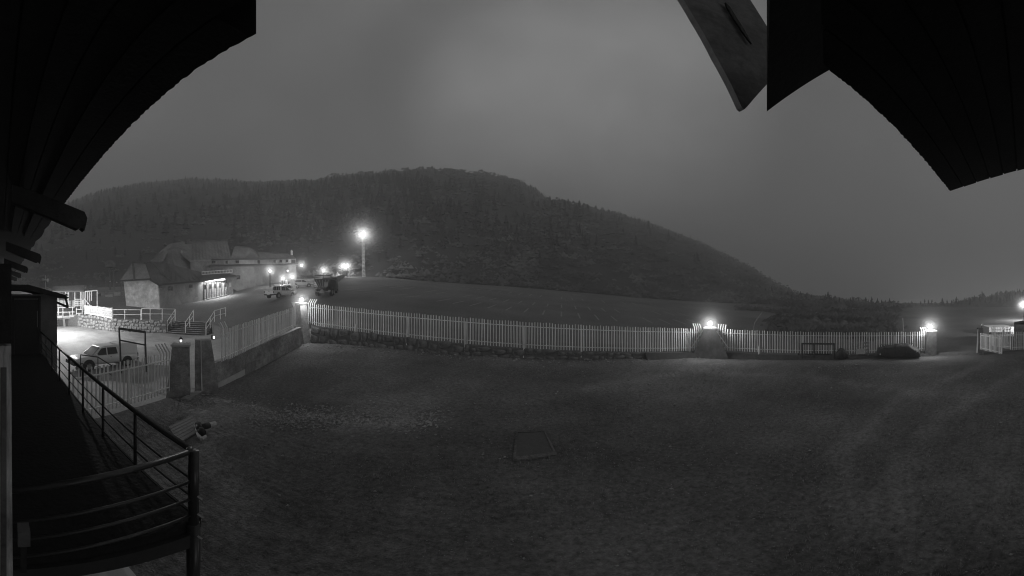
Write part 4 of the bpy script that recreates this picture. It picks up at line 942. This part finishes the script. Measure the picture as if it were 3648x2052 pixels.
for cx, cy, w, h, o in ((770, 768, 58, 58, -.06), (1032, 736, 46, 46, -.06), (1656, 620, 44, 56, 2.93), (1795, 612, 46, 60, 2.93), (630, 745, 34, 44, -.06), (2300, 540, 30, 50, 2.93), (2100, 545, 26, 44, 2.93)): win(cx, cy, w, h, o)
MB().loft([[F(1085, 728, -.05), F(1128, 722, -.05), F(1128, 870, -.05), F(1085, 880, -.05)], [F(1085, 728, -.12), F(1128, 722, -.12), F(1128, 870, -.12), F(1085, 880, -.12)]]).build('side_door', M_plas, lb)
# entrance: glazed doors
for k in range(9):
    x0 = 1205 + k * 33; x1 = x0 + 29; yb = lambda x: 915 - (x - 1200) * .205; yt = 700 - k * 4
    MB().loft([[F(x0, yb(x0), -.05), F(x1, yb(x1), -.05), F(x1, yt, -.05), F(x0, yt, -.05)], [F(x0, yb(x0), -.16), F(x1, yb(x1), -.16), F(x1, yt, -.16), F(x0, yt, -.16)]]).build('door_leaf', M_pillar, lb)
    if k % 2 == 0:
        MB().loft([[F(x0 + 3, yt + 75, -.17), F(x1 - 3, yt + 74, -.17), F(x1 - 3, yt + 16, -.17), F(x0 + 3, yt + 16, -.17)], [F(x0 + 3, yt + 75, -.22), F(x1 - 3, yt + 74, -.22), F(x1 - 3, yt + 16, -.22), F(x0 + 3, yt + 16, -.22)]]).build('door_pane', M_glass, lb)
for k in range(10):
    x0 = 1203 + k * 33; MB().beam(F(x0, 918 - (x0 - 1200) * .205, -.2), F(x0, 690 - k * 4, -.2), .09, .09, (0, 1, 0)).build('door_post', M_trim, lb)
MB().beam(F(1205, 918, -.5), F(1505, 852, -.5), .5, .22).build('door_step', M_pillar, lb)
MB().loft([[F(1530, 745, .2), F(1560, 742, .2), F(1560, 684, .2), F(1530, 688, .2)], [F(1530, 745, .1), F(1560, 742, .1), F(1560, 684, .1), F(1530, 688, .1)]]).build('notice_board', M_signw, lb)
# fluorescent tubes over the doors
fl_ = thing('entrance_light', 'row of glaring fluorescent tubes above the entrance doors', 'light', F(1355, 650, -.7))
for k in range(5):
    a = F(1228 + k * 50, 668 - k * 5, -.75); b = F(1228 + k * 50 + 44, 664 - k * 5, -.75)
    MB().tube(a, b, .14, 8).build('tube', E_tube, fl_)
    MB().beam(a + V(0, 0, .22), b + V(0, 0, .22), .3, .08).build('tube_housing', M_white, fl_)
al = bpy.data.lights.new('tube_light', 'AREA'); al.shape = 'RECTANGLE'; al.size = 7.5; al.size_y = .2; al.energy = 950
ao = bpy.data.objects.new('tube_light', al); COL.objects.link(ao); ao.parent = fl_; pm = F(1350, 676, -.95)
xa = (F(1470, 676, -.95) - F(1228, 676, -.95)); xa.z = 0; xa.normalize()
zz_ = V(-xa.y, xa.x, 0); zz_ = zz_ if zz_.dot(V(pm.x, pm.y, 0)) > 0 else -zz_          # away from the camera side
nz_ = (zz_ * .05 + V(0, 0, 1)).normalized(); ya = nz_.cross(xa).normalized()
ao.matrix_local = Matrix.Translation(pm - parent_loc(fl_)) @ Matrix((xa, ya, nz_)).transposed().to_4x4()
# roof sign frame
sf = thing('sign_frame', 'empty ladder-like white sign frame on the entrance roof', 'frame', F(1375, 570, .5))
for ya, yb_ in ((545, 518), (582, 552)): MB().beam(F(1174, ya, .4), F(1574, yb_, .4), .09, .1).build('frame_bar', M_white, sf)
for k in range(11):
    x = 1176 + k * 39.6; f = k / 10; MB().beam(F(x, lerp(545, 518, f), .4), F(x, lerp(582, 552, f), .4), .08, .08, (0, 1, 0)).build('upright', M_white, sf)
for k in (1, 5, 9):
    x = 1176 + k * 39.6; f = k / 10; MB().beam(F(x, lerp(582, 552, f), .45), F(x, lerp(604, 585, f), .5), .08, .08, (0, 1, 0)).build('stand', M_steel, sf)
# small lamps / pale things on the building
for i, (x, y) in enumerate(((910, 285), (1010, 368))):
    o = thing('roof_vent', ['pair of pale vent pipes on the dark gable', 'small pale vent at the main eave corner'][i], 'vent', F(x, y, 4.0), 0, 'pale roof vents')
    MB().tube(F(x, y + 12, 4.2), F(x, y - 10, 4.0), .12, 6).build('pipe', M_signw, o)
    MB().lathe(F(x, y - 10, 4.0), [(.16, 0), (.16, .06), (.03, .14)], 8).build('cowl', M_signw, o)
ch = thing('chimney_cowl', 'small white cowl on the far end of the long roof', 'vent', F(2350, 318, 6)); MB().lathe(F(2350, 328, 6), [(.28, 0), (.32, .3), (.3, 1.2), (.1, 1.5)], 8).build('cowl_body', M_white, ch)

# ------------------------------------------------------------------ vehicles
def wheel(parent, x, y, r=.37, w=.25):
    s = 1 if y > 0 else -1
    t = MB().tube((x, y - w / 2 * s, r), (x, y + w / 2 * s, r), r, 16).build('wheel', M_tyre, parent, world=False)
    MB().tube((x, y + w / 2 * s, r), (x, y + (w / 2 + .02) * s, r), r * .58, 12).build('rim', M_rim, t, world=False)
def body_loft(parent, stations, m, name='body'):
    rings = []
    for x, zb, zt, hw in stations:
        rings.append([V(x, -hw * .86, zb), V(x, -hw, zb + .16), V(x, -hw, zt - .2), V(x, -hw * .93, zt - .03), V(x, -hw * .8, zt), V(x, hw * .8, zt), V(x, hw * .93, zt - .03), V(x, hw, zt - .2), V(x, hw, zb + .16), V(x, hw * .86, zb)])
    return MB().loft(rings).build(name, m, parent, True, world=False)
def cabin(parent, prof, wb, wt, m, z0, z1, name='cab'):
    """prof: side outline (x, z); half width tapers from wb at z0 to wt at z1."""
    hw = lambda z: lerp(wb, wt, (z - z0) / (z1 - z0))
    return MB().loft([[V(x, -hw(z), z) for x, z in prof], [V(x, -hw(z) * .6, z + (.03 if z > z1 - .1 else 0)) for x, z in prof], [V(x, hw(z) * .6, z + (.03 if z > z1 - .1 else 0)) for x, z in prof], [V(x, hw(z), z) for x, z in prof]]).build(name, m, parent, world=False), hw
def side_win(parent, q, hw, s, name='side_window'):
    pts = [V(x, s * (hw(z) + .008), z) for x, z in q]
    MB().loft([pts, [p + V(0, s * .012, 0) for p in pts]]).build(name, M_glass, parent, world=False)
def cross_win(parent, x0, z0, x1, z1, hw, off, name):
    a = .86
    pts = [V(x0, -hw(z0) * a, z0), V(x0, hw(z0) * a, z0), V(x1, hw(z1) * a, z1), V(x1, -hw(z1) * a, z1)]; o = V(off, 0, .012)
    MB().loft([[p + o * .6 for p in pts], [p + o * 1.6 for p in pts]]).build(name, M_glass, parent, world=False)
def pickup(label, loc, rz, canopy, paint=None):
    paint = paint or M_car
    t = thing('pickup_truck', label, 'pickup', loc, rz)
    st = [(-2.62, .55, 1.02, .84), (-2.55, .45, 1.06, .89), (-.9, .42, 1.06, .91), (.9, .42, 1.08, .91), (1.5, .42, 1.06, .9), (2.2, .44, 1.0, .88), (2.52, .48, .88, .82), (2.62, .52, .74, .72)]
    if canopy: body_loft(t, st, paint)
    else:
        body_loft(t, [(-1.0, .42, 1.06, .91)] + st[3:], paint)
        MB().box((-1.8, 0, .62), (1.62, 1.76, .36)).build('bed_floor', M_trim, t, world=False)
        for s in (-1, 1): MB().box((-1.8, s * .87, .83), (1.62, .09, .48)).build('bed_side', paint, t, world=False)
        MB().box((-2.6, 0, .82), (.07, 1.72, .48)).build('tailgate', paint, t, world=False)
        MB().box((-2.645, 0, .93), (.02, .2, .05)).build('tailgate_handle', M_trim, t, world=False)
    prof = [(-1.02, 1.0), (1.32, 1.02), (.98, 1.30), (.52, 1.66), (.2, 1.74), (-.7, 1.74), (-.95, 1.66)]
    cb, hw = cabin(t, prof, .86, .66, paint, 1.0, 1.74)
    for s in (-1, 1):
        side_win(t, [(.12, 1.1), (.98, 1.12), (.50, 1.58), (.12, 1.62)], hw, s); side_win(t, [(-.82, 1.12), (.02, 1.1), (.02, 1.62), (-.74, 1.60)], hw, s)
        MB().box((1.0, s * .98, 1.14), (.12, .18, .16)).build('mirror', paint, t, world=False)
        MB().box((-.2, s * .92, .93), (.12, .03, .035)).build('door_handle', M_trim, t, world=False)
        for x in (-1.62, 1.58):
            MB().tube((x, s * .80, .42), (x, s * .918, .42), .46, 16).build('wheel_arch', M_trim, t, world=False); wheel(t, x, s * .84)
        MB().box((2.5, s * .62, .78), (.16, .3, .16)).build('headlight', M_signw, t, world=False)
        MB().box((-2.62, s * .82, .86), (.06, .12, .3)).build('taillight', M_trim, t, world=False)
    cross_win(t, 1.27, 1.06, .56, 1.63, hw, .02, 'windscreen'); cross_win(t, -1.0, 1.12, -.93, 1.64, hw, -.02, 'rear_window')
    MB().box((2.62, 0, .6), (.14, 1.6, .26)).build('front_bumper', M_trim, t, world=False); MB().box((-2.7, 0, .5), (.14, 1.6, .18)).build('rear_bumper', M_trim, t, world=False)
    MB().box((2.615, 0, .8), (.06, .8, .16)).build('grille', M_trim, t, world=False)
    MB().box((-2.78, 0, .52), (.02, .5, .11)).build('number_plate', M_signw, t, world=False)
    if canopy:
        cabin(t, [(-2.6, 1.02), (-1.04, 1.02), (-1.0, 1.76), (-1.15, 1.84), (-2.42, 1.84), (-2.54, 1.76)], .88, .74, paint, 1.0, 1.84, 'canopy')
        for s in (-1, 1): pass
    else:
        MB().tube((-1.06, -.7, 1.74), (-1.06, .7, 1.74), .03, 6).build('roll_bar', M_white, t, world=False)
        MB().box((-.3, -.2, 1.83), (.14, .14, .1)).build('beacon', E_small, t, world=False)
        for s in (-.45, 0, .45): MB().beam((-1.05, s, 1.08), (-1.0, s, 1.72), .035, .035, (0, 1, 0)).build('guard_bar', M_white, t, world=False)
    return t
q = at(366, 1307, 24.6); pickup('white pickup with canopy parked in the forecourt behind the near fence', V(q.x, q.y, fore_h.z(q.x, q.y)), rad(-80), True)
q = at(966, 1064, 46.5); pickup('white open-bed pickup seen from behind near the corner pillar', V(q.x + .8, q.y + 1.2, gz(q.x + .8, q.y + 1.2)), rad(92), False)
q = at(1021, 1040, 58); pickup('white pickup half hidden behind the broad lamp pillar', V(q.x, q.y, gz(q.x, q.y)), rad(95), False)
def hatch(label, loc, rz):
    t = thing('parked_car', label, 'car', loc, rz)
    body_loft(t, [(-2.0, .5, .86, .74), (-1.9, .36, .92, .82), (-.8, .32, .94, .86), (.8, .32, .93, .86), (1.5, .34, .84, .82), (1.9, .4, .72, .74), (2.0, .45, .6, .64)], M_car2)
    cb, hw = cabin(t, [(-1.85, .88), (1.15, .9), (.45, 1.36), (.1, 1.45), (-1.1, 1.45), (-1.6, 1.30)], .82, .62, M_car2, .88, 1.45)
    for s in (-1, 1):
        side_win(t, [(.0, .97), (.92, .97), (.36, 1.33), (.0, 1.38)], hw, s); side_win(t, [(-1.3, .98), (-.1, .97), (-.1, 1.38), (-1.05, 1.36)], hw, s)
        for x in (-1.25, 1.3):
            MB().tube((x, s * .76, .34), (x, s * .868, .34), .38, 14).build('wheel_arch', M_trim, t, world=False); wheel(t, x, s * .8, .31, .2)
        MB().box((1.9, s * .6, .66), (.16, .26, .12)).build('headlight', M_white, t, world=False); MB().box((-1.97, s * .64, .76), (.06, .2, .16)).build('taillight', M_trim, t, world=False)
        MB().box((.95, s * .92, .98), (.1, .16, .12)).build('mirror', M_car2, t, world=False)
    cross_win(t, 1.10, .93, .46, 1.34, hw, .02, 'windscreen'); cross_win(t, -1.83, .95, -1.62, 1.26, hw, -.02, 'rear_window')
    MB().box((2.0, 0, .5), (.08, 1.3, .2)).build('front_bumper', M_trim, t, world=False); MB().box((-2.0, 0, .5), (.1, 1.4, .2)).build('rear_bumper', M_trim, t, world=False)
    return t
q = at(1023, 1042, 51); hatch('white car facing the yard between the pickups and the broad lamp pillar', V(q.x, q.y, gz(q.x, q.y)), rad(-55))
q = at(1075, 1020, 62); hatch('pale car parked sideways beyond the broad lamp pillar', V(q.x, q.y, gz(q.x, q.y)), rad(40))

# gritting truck seen from behind
q = at(1148, 1052, 44); tk = thing('gritting_truck', 'dark gritting truck seen from behind with ladder and top frame', 'truck', V(q.x, q.y + .6, gz(q.x, q.y + .6)), rad(112))
W = 1.15
MB().box((1.6, 0, .85), (7.0, .9, .28)).build('chassis', M_trim, tk, world=False)
cb, hw = cabin(tk, [(3.4, .7), (5.2, .7), (5.25, 1.5), (5.0, 2.55), (3.45, 2.65), (3.4, 1.5)], 1.12, 1.0, M_truck, .7, 2.65)
side_win(tk, [(3.9, 1.6), (5.05, 1.6), (4.9, 2.4), (3.9, 2.4)], hw, -1); side_win(tk, [(3.9, 1.6), (5.05, 1.6), (4.9, 2.4), (3.9, 2.4)], hw, 1); cross_win(tk, 5.24, 1.55, 5.03, 2.42, hw, .03, 'windscreen')
hop = [V(-1.5, -W, 2.2), V(-1.5, W, 2.2), V(-1.4, .5, 1.05), V(-1.4, -.5, 1.05)]; hop2 = [p + V(4.5, 0, 0) for p in hop]
MB().loft([hop, hop2]).build('hopper', M_truck, tk, world=False)
for k in range(5):
    y = -W + .3 + k * (2 * W - .6) / 4; MB().beam((-1.56, y, 2.15), (-1.5, y * .42, 1.15), .07, .07, (0, 1, 0)).build('hopper_rib', M_truckl, tk, world=False)
MB().box((.75, 0, 2.26), (4.6, 2 * W + .06, .08)).build('hopper_rim', M_truckl, tk, world=False)
MB().tube((-1.3, -W, 2.75), (-1.3, W, 2.75), .06, 8).build('top_bar', M_truckl, tk, world=False)
for s in (-1, 1):
    MB().beam((-1.3, s * W * .95, 2.2), (-1.3, s * W * .95, 2.75), .07, .07, (0, 1, 0)).build('bar_upright', M_truckl, tk, world=False)
    MB().ball((-1.3, s * W * .9, 2.87), .1, 8, 5).build('beacon', M_white, tk, world=False)
    MB().box((-1.75, s * .95, .72), (.08, .34, .16)).build('taillight', M_truckl, tk, world=False)
    for x in (-.3, .9, 4.3):
        wheel(tk, x, s * .98, .5, .34)
    MB().box((.3, s * 1.0, 1.12), (2.6, .5, .06)).build('mudguard', M_trim, tk, world=False)
for y in (.82, 1.16): MB().beam((-1.72, y, .75), (-1.62, y, 2.05), .045, .045, (0, 1, 0)).build('ladder_rail', M_truckl, tk, world=False)
for k in range(5): MB().beam((-1.7 + .02 * k, .82, .9 + k * .25), (-1.7 + .02 * k, 1.16, .9 + k * .25), .035, .035).build('rung', M_truckl, tk, world=False)
MB().lathe((-1.85, 0, .38), [(.12, .5), (.32, .2), (.36, 0)], 10).build('spreader_cone', M_truckl, tk, world=False)
MB().lathe((-1.85, 0, .30), [(.38, 0), (.38, .05)], 12).build('spinner_disc', M_trim, tk, world=False)
MB().box((-1.6, -.5, 1.55), (.18, .5, .6)).build('control_box', M_truckl, tk, world=False)
MB().box((-1.72, 0, .56), (.06, 2.1, .12)).build('rear_bar', M_truckl, tk, world=False)

# dark low wall and T-shaped block right of the truck
dw = thing('boundary_wall', 'dark low wall running back from the truck toward the twin lamps', 'wall', at(1180, 1010, 52))
pa, pb = at(1150, 1018, 50), at(1228, 988, 84)
MB().hexa([pa + V(0, 0, -.5), pb + V(0, 0, -.5), pb + V(-.4, .3, -.5), pa + V(-.4, .3, -.5), at(1150, 1000, 50), at(1228, 977, 84), at(1228, 977, 84) + V(-.4, .3, 0), at(1150, 1000, 50) + V(-.4, .3, 0)]).build('wall_body', M_plas, dw)
tb = thing('concrete_block', 'pale T-shaped concrete block under the twin lamps', 'block', at(1231, 985, 83))
MB().box((at(1231, 969, 83) + V(0, 0, 0)), (1.5, .6, .45)).build('block_top', M_cap, tb); MB().box(at(1230, 977, 83), (.7, .6, 1.0)).build('block_stem', M_cap, tb)

# ------------------------------------------------------------------ things in the yard
bf = thing('black_frame', 'tall black steel frame standing behind the near fence', 'frame', at(470, 1330, 20.5))
dF = 20.5
for x0, y0, x1, y1 in ((424, 1168, 432, 1330), (516, 1181, 521, 1325)): MB().beam(at(x1, y1, dF), at(x0, y0, dF), .10, .10, (0, 1, 0)).build('upright', M_steel, bf)
MB().beam(at(422, 1170, dF), at(518.5, 1183, dF), .09, .15).build('top_bar', M_steel, bf); MB().beam(at(428, 1212, dF), at(517, 1229, dF), .07, .09).build('cross_bar', M_steel, bf)

dr_ = 25.2
rk = thing('steel_rack', 'low black steel rack standing before the right fence', 'rack', at(2905, 1308, dr_))
xsr = (2858, 2900, 2933, 2952, 2972)
for i, x in enumerate(xsr): MB().beam(at(x, 1306 if i in (0, 4) else 1290, dr_ + (.5 if i in (2, 3) else 0)), at(x, 1224, dr_ + (.5 if i in (2, 3) else 0)), .09, .09, (0, 1, 0)).build('upright', M_steel, rk)
MB().beam(at(2855, 1224, dr_), at(2974, 1225, dr_), .1, .12).build('top_bar', M_steel, rk)
MB().beam(at(2845, 1268, dr_ + .8), at(2845, 1222, dr_ + .8), .1, .1, (0, 1, 0)).build('upright', M_steel, rk)
def heap(name, label, cat, pts, m, th, seed, d):
    """lumpy low heap: outline of the top in the picture, given depth th"""
    r = random.Random(seed); t = thing(name, label, cat, at(pts[0][0], pts[0][1], d)); n = 22; rings = []
    bx = [p[0] for p in pts]
    for k in range(n + 1):
        f = k / n; x = lerp(bx[0], bx[-1], f); top = float(np.interp(x, bx, [p[1] for p in pts])); bot = float(np.interp(x, bx, [p[2] for p in pts]))
        P_, Q_ = at(x, bot, d), at(x, top, d); vd = V(P_.x, P_.y, 0).normalized(); hgt = Q_.z - P_.z; ring = []
        for j in range(9):
            a = math.pi * j / 8; ring.append(V(P_.x, P_.y, P_.z - .06) + vd * (th / 2 - th / 2 * math.copysign(abs(math.cos(a)) ** .5, math.cos(a)) + r.uniform(-.06, .06)) + V(0, 0, hgt * abs(math.sin(a)) ** .22 * r.uniform(.88, 1.03)))
        rings.append(ring)
    MB().loft(rings).build('cover', m, t, True); return t
hp1 = heap('covered_vehicle', 'long low shape under a dark tarpaulin beside the right fence', 'covered vehicle', [(3122, 1254, 1266), (3126, 1236, 1268), (3146, 1234, 1269), (3158, 1230, 1270), (3200, 1229, 1271), (3228, 1227, 1271), (3242, 1231, 1271), (3258, 1240, 1270), (3272, 1246, 1269), (3278, 1258, 1267)], M_tarp, 1.8, 3, 25.6)
for x in (3150, 3190, 3228): MB().beam(at(x, 1262, 25.2), at(x + 4, 1226, 25.6), .05, .03, (0, 1, 0)).build('strap', M_trim, hp1)
MB().beam(at(3136, 1226.5, 26.2), at(3246, 1222.5, 26.4), .08, .05).build('ridge_bar', M_truckl, hp1)
for x, y in ((3136, 1262), (3252, 1224), (3266, 1253)): MB().ball(at(x, y, 25.0), .06, 8, 5).build('clip', M_signw, hp1)
heap('rubbish_heap', 'small dark heap of scrap before the right fence', 'heap', [(2976, 1262, 1274), (2990, 1243, 1277), (3003, 1240, 1278), (3014, 1252, 1276), (3026, 1262, 1273)], M_tarp, 1.2, 5, 25.0)
heap('log_heap', 'low dark heap of grass clippings under the steel rack', 'heap', [(2856, 1266, 1276), (2880, 1254, 1280), (2915, 1251, 1282), (2950, 1254, 1280), (2972, 1264, 1276)], M_tarp, 1.0, 9, 25.9)
pr = thing('pallet_stack', 'grey pallet boards with a small sign stacked against the fence', 'pallets', at(3062, 1266, 26.0))
for k, (y, h) in enumerate(((1220, 5), (1232, 5), (1244, 5), (1255, 4))):
    MB().beam(at(3030, y + 2, 26), at(3096, y + 1, 26), .06, h * .0232).build('plank', M_wood, pr)
for x in (3032, 3054, 3078, 3094): MB().beam(at(x, 1264, 26.1), at(x, 1217, 26.1), .1, .08, (0, 1, 0)).build('batten', M_wood, pr)
so = MB().box(at(3066, 1252, 25.8), (.75, .05, .42), -.9).build('sign', M_signw, pr)
hcx, hcy = 1905, 1590
ht = thing('ground_hatch', 'square sunken dark hatch in the middle of the yard', 'hatch', at(hcx, hcy, 9.6))
hpz = lambda x, y: (lambda p: V(p.x, p.y, yard_h.z(p.x, p.y)))(at(x, y, (5.0) / math.tan((y - HOR) * K)))
hc4 = [hpz(1838, 1640), hpz(1972, 1622), hpz(1938, 1552), hpz(1845, 1556)]
ctr = sum(hc4, V(0, 0, 0)) / 4
MB().loft([[p + V(0, 0, -.2) for p in hc4], [p + V(0, 0, .05) for p in hc4]]).build('lid', M_hatch, ht)
out4 = [ctr + (p - ctr) * 1.16 for p in hc4]
for i in range(4):
    j = (i + 1) % 4
    MB().hexa([hc4[i] + V(0, 0, -.2), hc4[j] + V(0, 0, -.2), out4[j] + V(0, 0, -.2), out4[i] + V(0, 0, -.2), hc4[i] + V(0, 0, .075), hc4[j] + V(0, 0, .075), out4[j] + V(0, 0, .03), out4[i] + V(0, 0, .03)]).build('kerb', M_yard, ht)
# pale plank platform with black pipe elbow near the railing
pp = thing('plank_platform', 'pale plank platform on the ground beyond the railing corner', 'platform', at(660, 1540, 10.5))
zz = yard_h.z(*at(660, 1540, 10.5)[:2]) + .10
def gp_(x, y): a, e = azel(x, y); d = (CZ - zz) / math.tan(-e); return V(d * math.sin(a), d * math.cos(a), zz)
pc = [gp_(600, 1520), gp_(685, 1480), gp_(716, 1530), gp_(640, 1575)]
for k in range(6):
    f0, f1 = k / 6 + .01, (k + 1) / 6 - .01; a, b, c, d = pc[0].lerp(pc[3], f0), pc[1].lerp(pc[2], f0), pc[1].lerp(pc[2], f1), pc[0].lerp(pc[3], f1)
    MB().loft([[p - V(0, 0, .05) for p in (a, b, c, d)], [a, b, c, d]]).build('plank', M_wood, pp)
for f in (.15, .85): MB().beam(pc[0].lerp(pc[1], f) - V(0, 0, .1), pc[3].lerp(pc[2], f) - V(0, 0, .1), .1, .1).build('joist', M_wood, pp)
pe = thing('pipe_elbow', 'black pipe elbow with a pale flange lying beside the plank platform', 'pipe', gp_(722, 1540))
z1_ = V(0, 0, .18); MB().path([gp_(706, 1528) + z1_, gp_(714, 1548) + z1_, gp_(722, 1558) + z1_], .13, 9).build('bend', M_trim, pe, True)
MB().tube(gp_(716, 1538) + z1_, gp_(745, 1531) + z1_, .12, 9).build('branch', M_trim, pe, True); MB().tube(gp_(747, 1530) + z1_, gp_(768, 1525) + z1_, .10, 9).build('sleeve', M_signw, pe)
MB().path([gp_(698, 1520) + V(0, 0, .08), gp_(708, 1560) + V(0, 0, .08), gp_(718, 1572) + V(0, 0, .08), gp_(732, 1562) + V(0, 0, .08)], .06, 7).build('flange', M_signw, pe)
# sapling and thin stake behind the right fences
sp = thing('sapling', 'thin bare sapling bending right behind the fence', 'tree', at(2684, 1180, 30))
MB().path([at(2683, 1190, 30), at(2684, 1168, 30), at(2690, 1146, 30), at(2706, 1124, 30), at(2717, 1110, 30)], .025, 5).build('trunk', M_pillar, sp)
tq = MB()
for k in range(9):
    f = .35 + k * .07; c = at(lerp(2686, 2716, f), lerp(1160, 1112, f), 30); tq.tube(c, c + V(RND.uniform(-.35, .45), RND.uniform(-.2, .2), RND.uniform(.1, .4)), .012, 4, .005)
tq.build('crown', M_pillar, sp)['kind'] = 'stuff'
sk_ = thing('thin_stake', 'thin leaning stake behind the fence near the right end pillar', 'stake', at(3221, 1182, 31)); MB().beam(at(3221, 1200, 31), at(3216, 1132, 31), .06, .06, (0, 1, 0)).build('shaft', M_pillar, sk_)

# lit hut beyond the right fence with its lamp
rh = thing('roadside_hut', 'floodlit white hut behind the right palisade fence', 'hut', at(3570, 1230, 40))
a, b = at(3524, 1216, 40.0), at(3616, 1212, 40.4); zt = at(3570, 1166, 40).z
bk = V(3, 1.5, 0)
MB().hexa([V(a.x, a.y, CZ - 5.0), V(b.x, b.y, CZ - 5.0), V(b.x, b.y, CZ - 5) + bk, V(a.x, a.y, CZ - 5) + bk, V(a.x, a.y, zt), V(b.x, b.y, zt), V(b.x, b.y, zt) + bk, V(a.x, a.y, zt) + bk]).build('wall', M_cream, rh)
for f in (.12, .42, .7): p = a.lerp(b, f); MB().box(V(p.x - .03, p.y - .05, zt - .95), (.1, .9, .7), .2).build('window', M_glass, rh)
r4 = thing('kiosk', 'dim kiosk with a flat overhanging roof at the right picture edge', 'kiosk', at(3640, 1230, 33))
MB().box(at(3660, 1200, 34) + V(0, 0, -.3), (3.0, 2.6, 3.4), .1).build('wall', M_pillar, r4)
rr_ = [at(3612, 1156, 33.5), at(3652, 1148, 33.0), at(3690, 1146, 33.0), at(3690, 1146, 37), at(3616, 1152, 37)]
MB().loft([rr_, [p + V(0, 0, .2) for p in rr_]]).build('roof', M_roof, r4)
# lamps outside/near picture edges that the lit ground shows
q = at(3647, 1086, 62); lamp('floodlight glaring at the right picture edge', q, .16, E_mast, gpos(q), 'pole', .07, 1.3, 'post_lamp', power=1.0)
q = V(36.4, -2.6, CZ - 2.0); fl2 = thing('flood_lamp', 'flood lamp on a post lighting the white roadside hut', 'lamp', V(36.4, -2.6, CZ - 5), 0, LAMPN)
MB().tube(V(q.x, q.y, CZ - 5), q - V(0, 0, .1), .05, 6).build('pole', M_steel, fl2); MB().ball(q, .10, 10, 6).build('globe', E_flood, fl2); spot(q, .10, 3200, fl2, V(40.6, 2.6, CZ - 3.4), 84); MB().box(q + V(-.2, -.22, .02), (.4, .1, .4), .1).build('shade', M_trim, fl2)
q = V(-36.0, 5.2, CZ + .15); fl3 = thing('flood_lamp', 'hooded flood lamp on a pole hidden behind the dark wing lighting the forecourt', 'lamp', V(q.x, q.y, CZ - 5), 0, LAMPN)
MB().tube(V(q.x - .4, q.y, CZ - 5.2), V(q.x - .4, q.y, q.z + .5), .06, 8).build('pole', M_steel, fl3); MB().ball(q, .12, 10, 6).build('globe', E_flood, fl3); bulb(q, .12, 6200, fl3)
MB().lathe(q + V(0, 0, .05), [(.62, 0), (.5, .14), (.2, .3), (.03, .36)], 12).build('hood', M_steel, fl3); MB().beam(V(q.x - .4, q.y, q.z + .45), q + V(0, 0, .38), .05, .05).build('arm', M_steel, fl3)

# ------------------------------------------------------------------ loose ground cover
def pebble(seed):
    r = random.Random(seed); v = []
    for q_ in ((1, 0, 0), (-1, 0, 0), (0, 1, 0), (0, -1, 0), (0, 0, .7), (0, 0, -.5)): v.append(tuple(Vector(q_) * r.uniform(.6, 1.2)))
    return np.array(v), np.array([(0, 2, 4), (2, 1, 4), (1, 3, 4), (3, 0, 4), (2, 0, 5), (1, 2, 5), (3, 1, 5), (0, 3, 5)])
peb = [pebble(s) for s in range(6)]; pls = []
def ground_at(sx, sy): a, e = azel(sx, sy); d = 5.0 / math.tan(-e); return d * math.sin(a), d * math.cos(a)
for k in range(2600):
    f = RND.random(); sx = lerp(690, 1560, f ** 1.25) + RND.gauss(0, 25); sy = float(np.interp(sx, [680, 840, 1000, 1250, 1600], [1418, 1452, 1488, 1502, 1500])) + RND.gauss(0, 21)
    x, y = ground_at(sx, max(1395, sy)); pls.append((x, y, yard_h.z(x, y) + .01, RND.uniform(.02, .075) * (1.6 if RND.random() < .1 else 1), RND.random() * 6))
for k in range(9000):
    a = rad(RND.uniform(-58, 90)); d = 3.5 + 20 * RND.random() ** 1.2; x, y = d * math.sin(a), d * math.cos(a)
    if d > (raydist(FENCE, a) or 20) - .6: continue
    pls.append((x, y, yard_h.z(x, y) + .02, RND.uniform(.008, .024) * (3 if RND.random() < .02 else 1) * (.6 + d * .04), RND.random() * 6))
for k in range(120):
    f = RND.random(); x = lerp(sA.x, P2[0], f); y = 22.2 - RND.uniform(.3, 1.4); pls.append((x, y, yard_h.z(x, y) + .03, RND.uniform(.04, .12), RND.random() * 6))
tag(scatter('gravel', M_stones, peb, pls), 'loose pale stones scattered across the yard', 'gravel')
def tuft(seed):
    r = random.Random(seed); v = []; f = []
    for k in range(6):
        a = r.uniform(0, 6.28); b = V(math.cos(a), math.sin(a), 0) * r.uniform(0, .5); l = r.uniform(.5, 1.1); s = V(-math.sin(a), math.cos(a), 0) * .09; i = len(v)
        v += [tuple(b - s), tuple(b + s), tuple(b + V(math.cos(a) * .45 * l, math.sin(a) * .45 * l, l))]; f.append((i, i + 1, i + 2))
    return np.array(v), np.array(f)
tfs = [tuft(s) for s in range(8)]; tl = []
for k in range(30000):
    a = rad(RND.uniform(-60, 90)); d = 3.6 + 20 * RND.random() ** .75; x, y = d * math.sin(a), d * math.cos(a)
    if d > (raydist(FENCE, a) or 20) - .3 or (x < -2 and y < 2.4): continue
    n_ = fbm(x * .22, y * .22, 2)
    if n_ + RND.uniform(-.35, .35) < -.02: continue
    tl.append((x, y, yard_h.z(x, y) - .01, RND.uniform(.025, .10), RND.random() * 6))
tag(scatter('grass', M_grass, tfs, tl), 'short sparse grass tufts growing over the yard', 'grass')

# ------------------------------------------------------------------ haze
hz = MB().box((0, 400, CZ + 133), (2400, 2000, 290)).build('haze', vmat('mist_air', .0028)); hz['kind'] = 'stuff'
tag(hz, 'thin night mist filling the valley', 'haze')
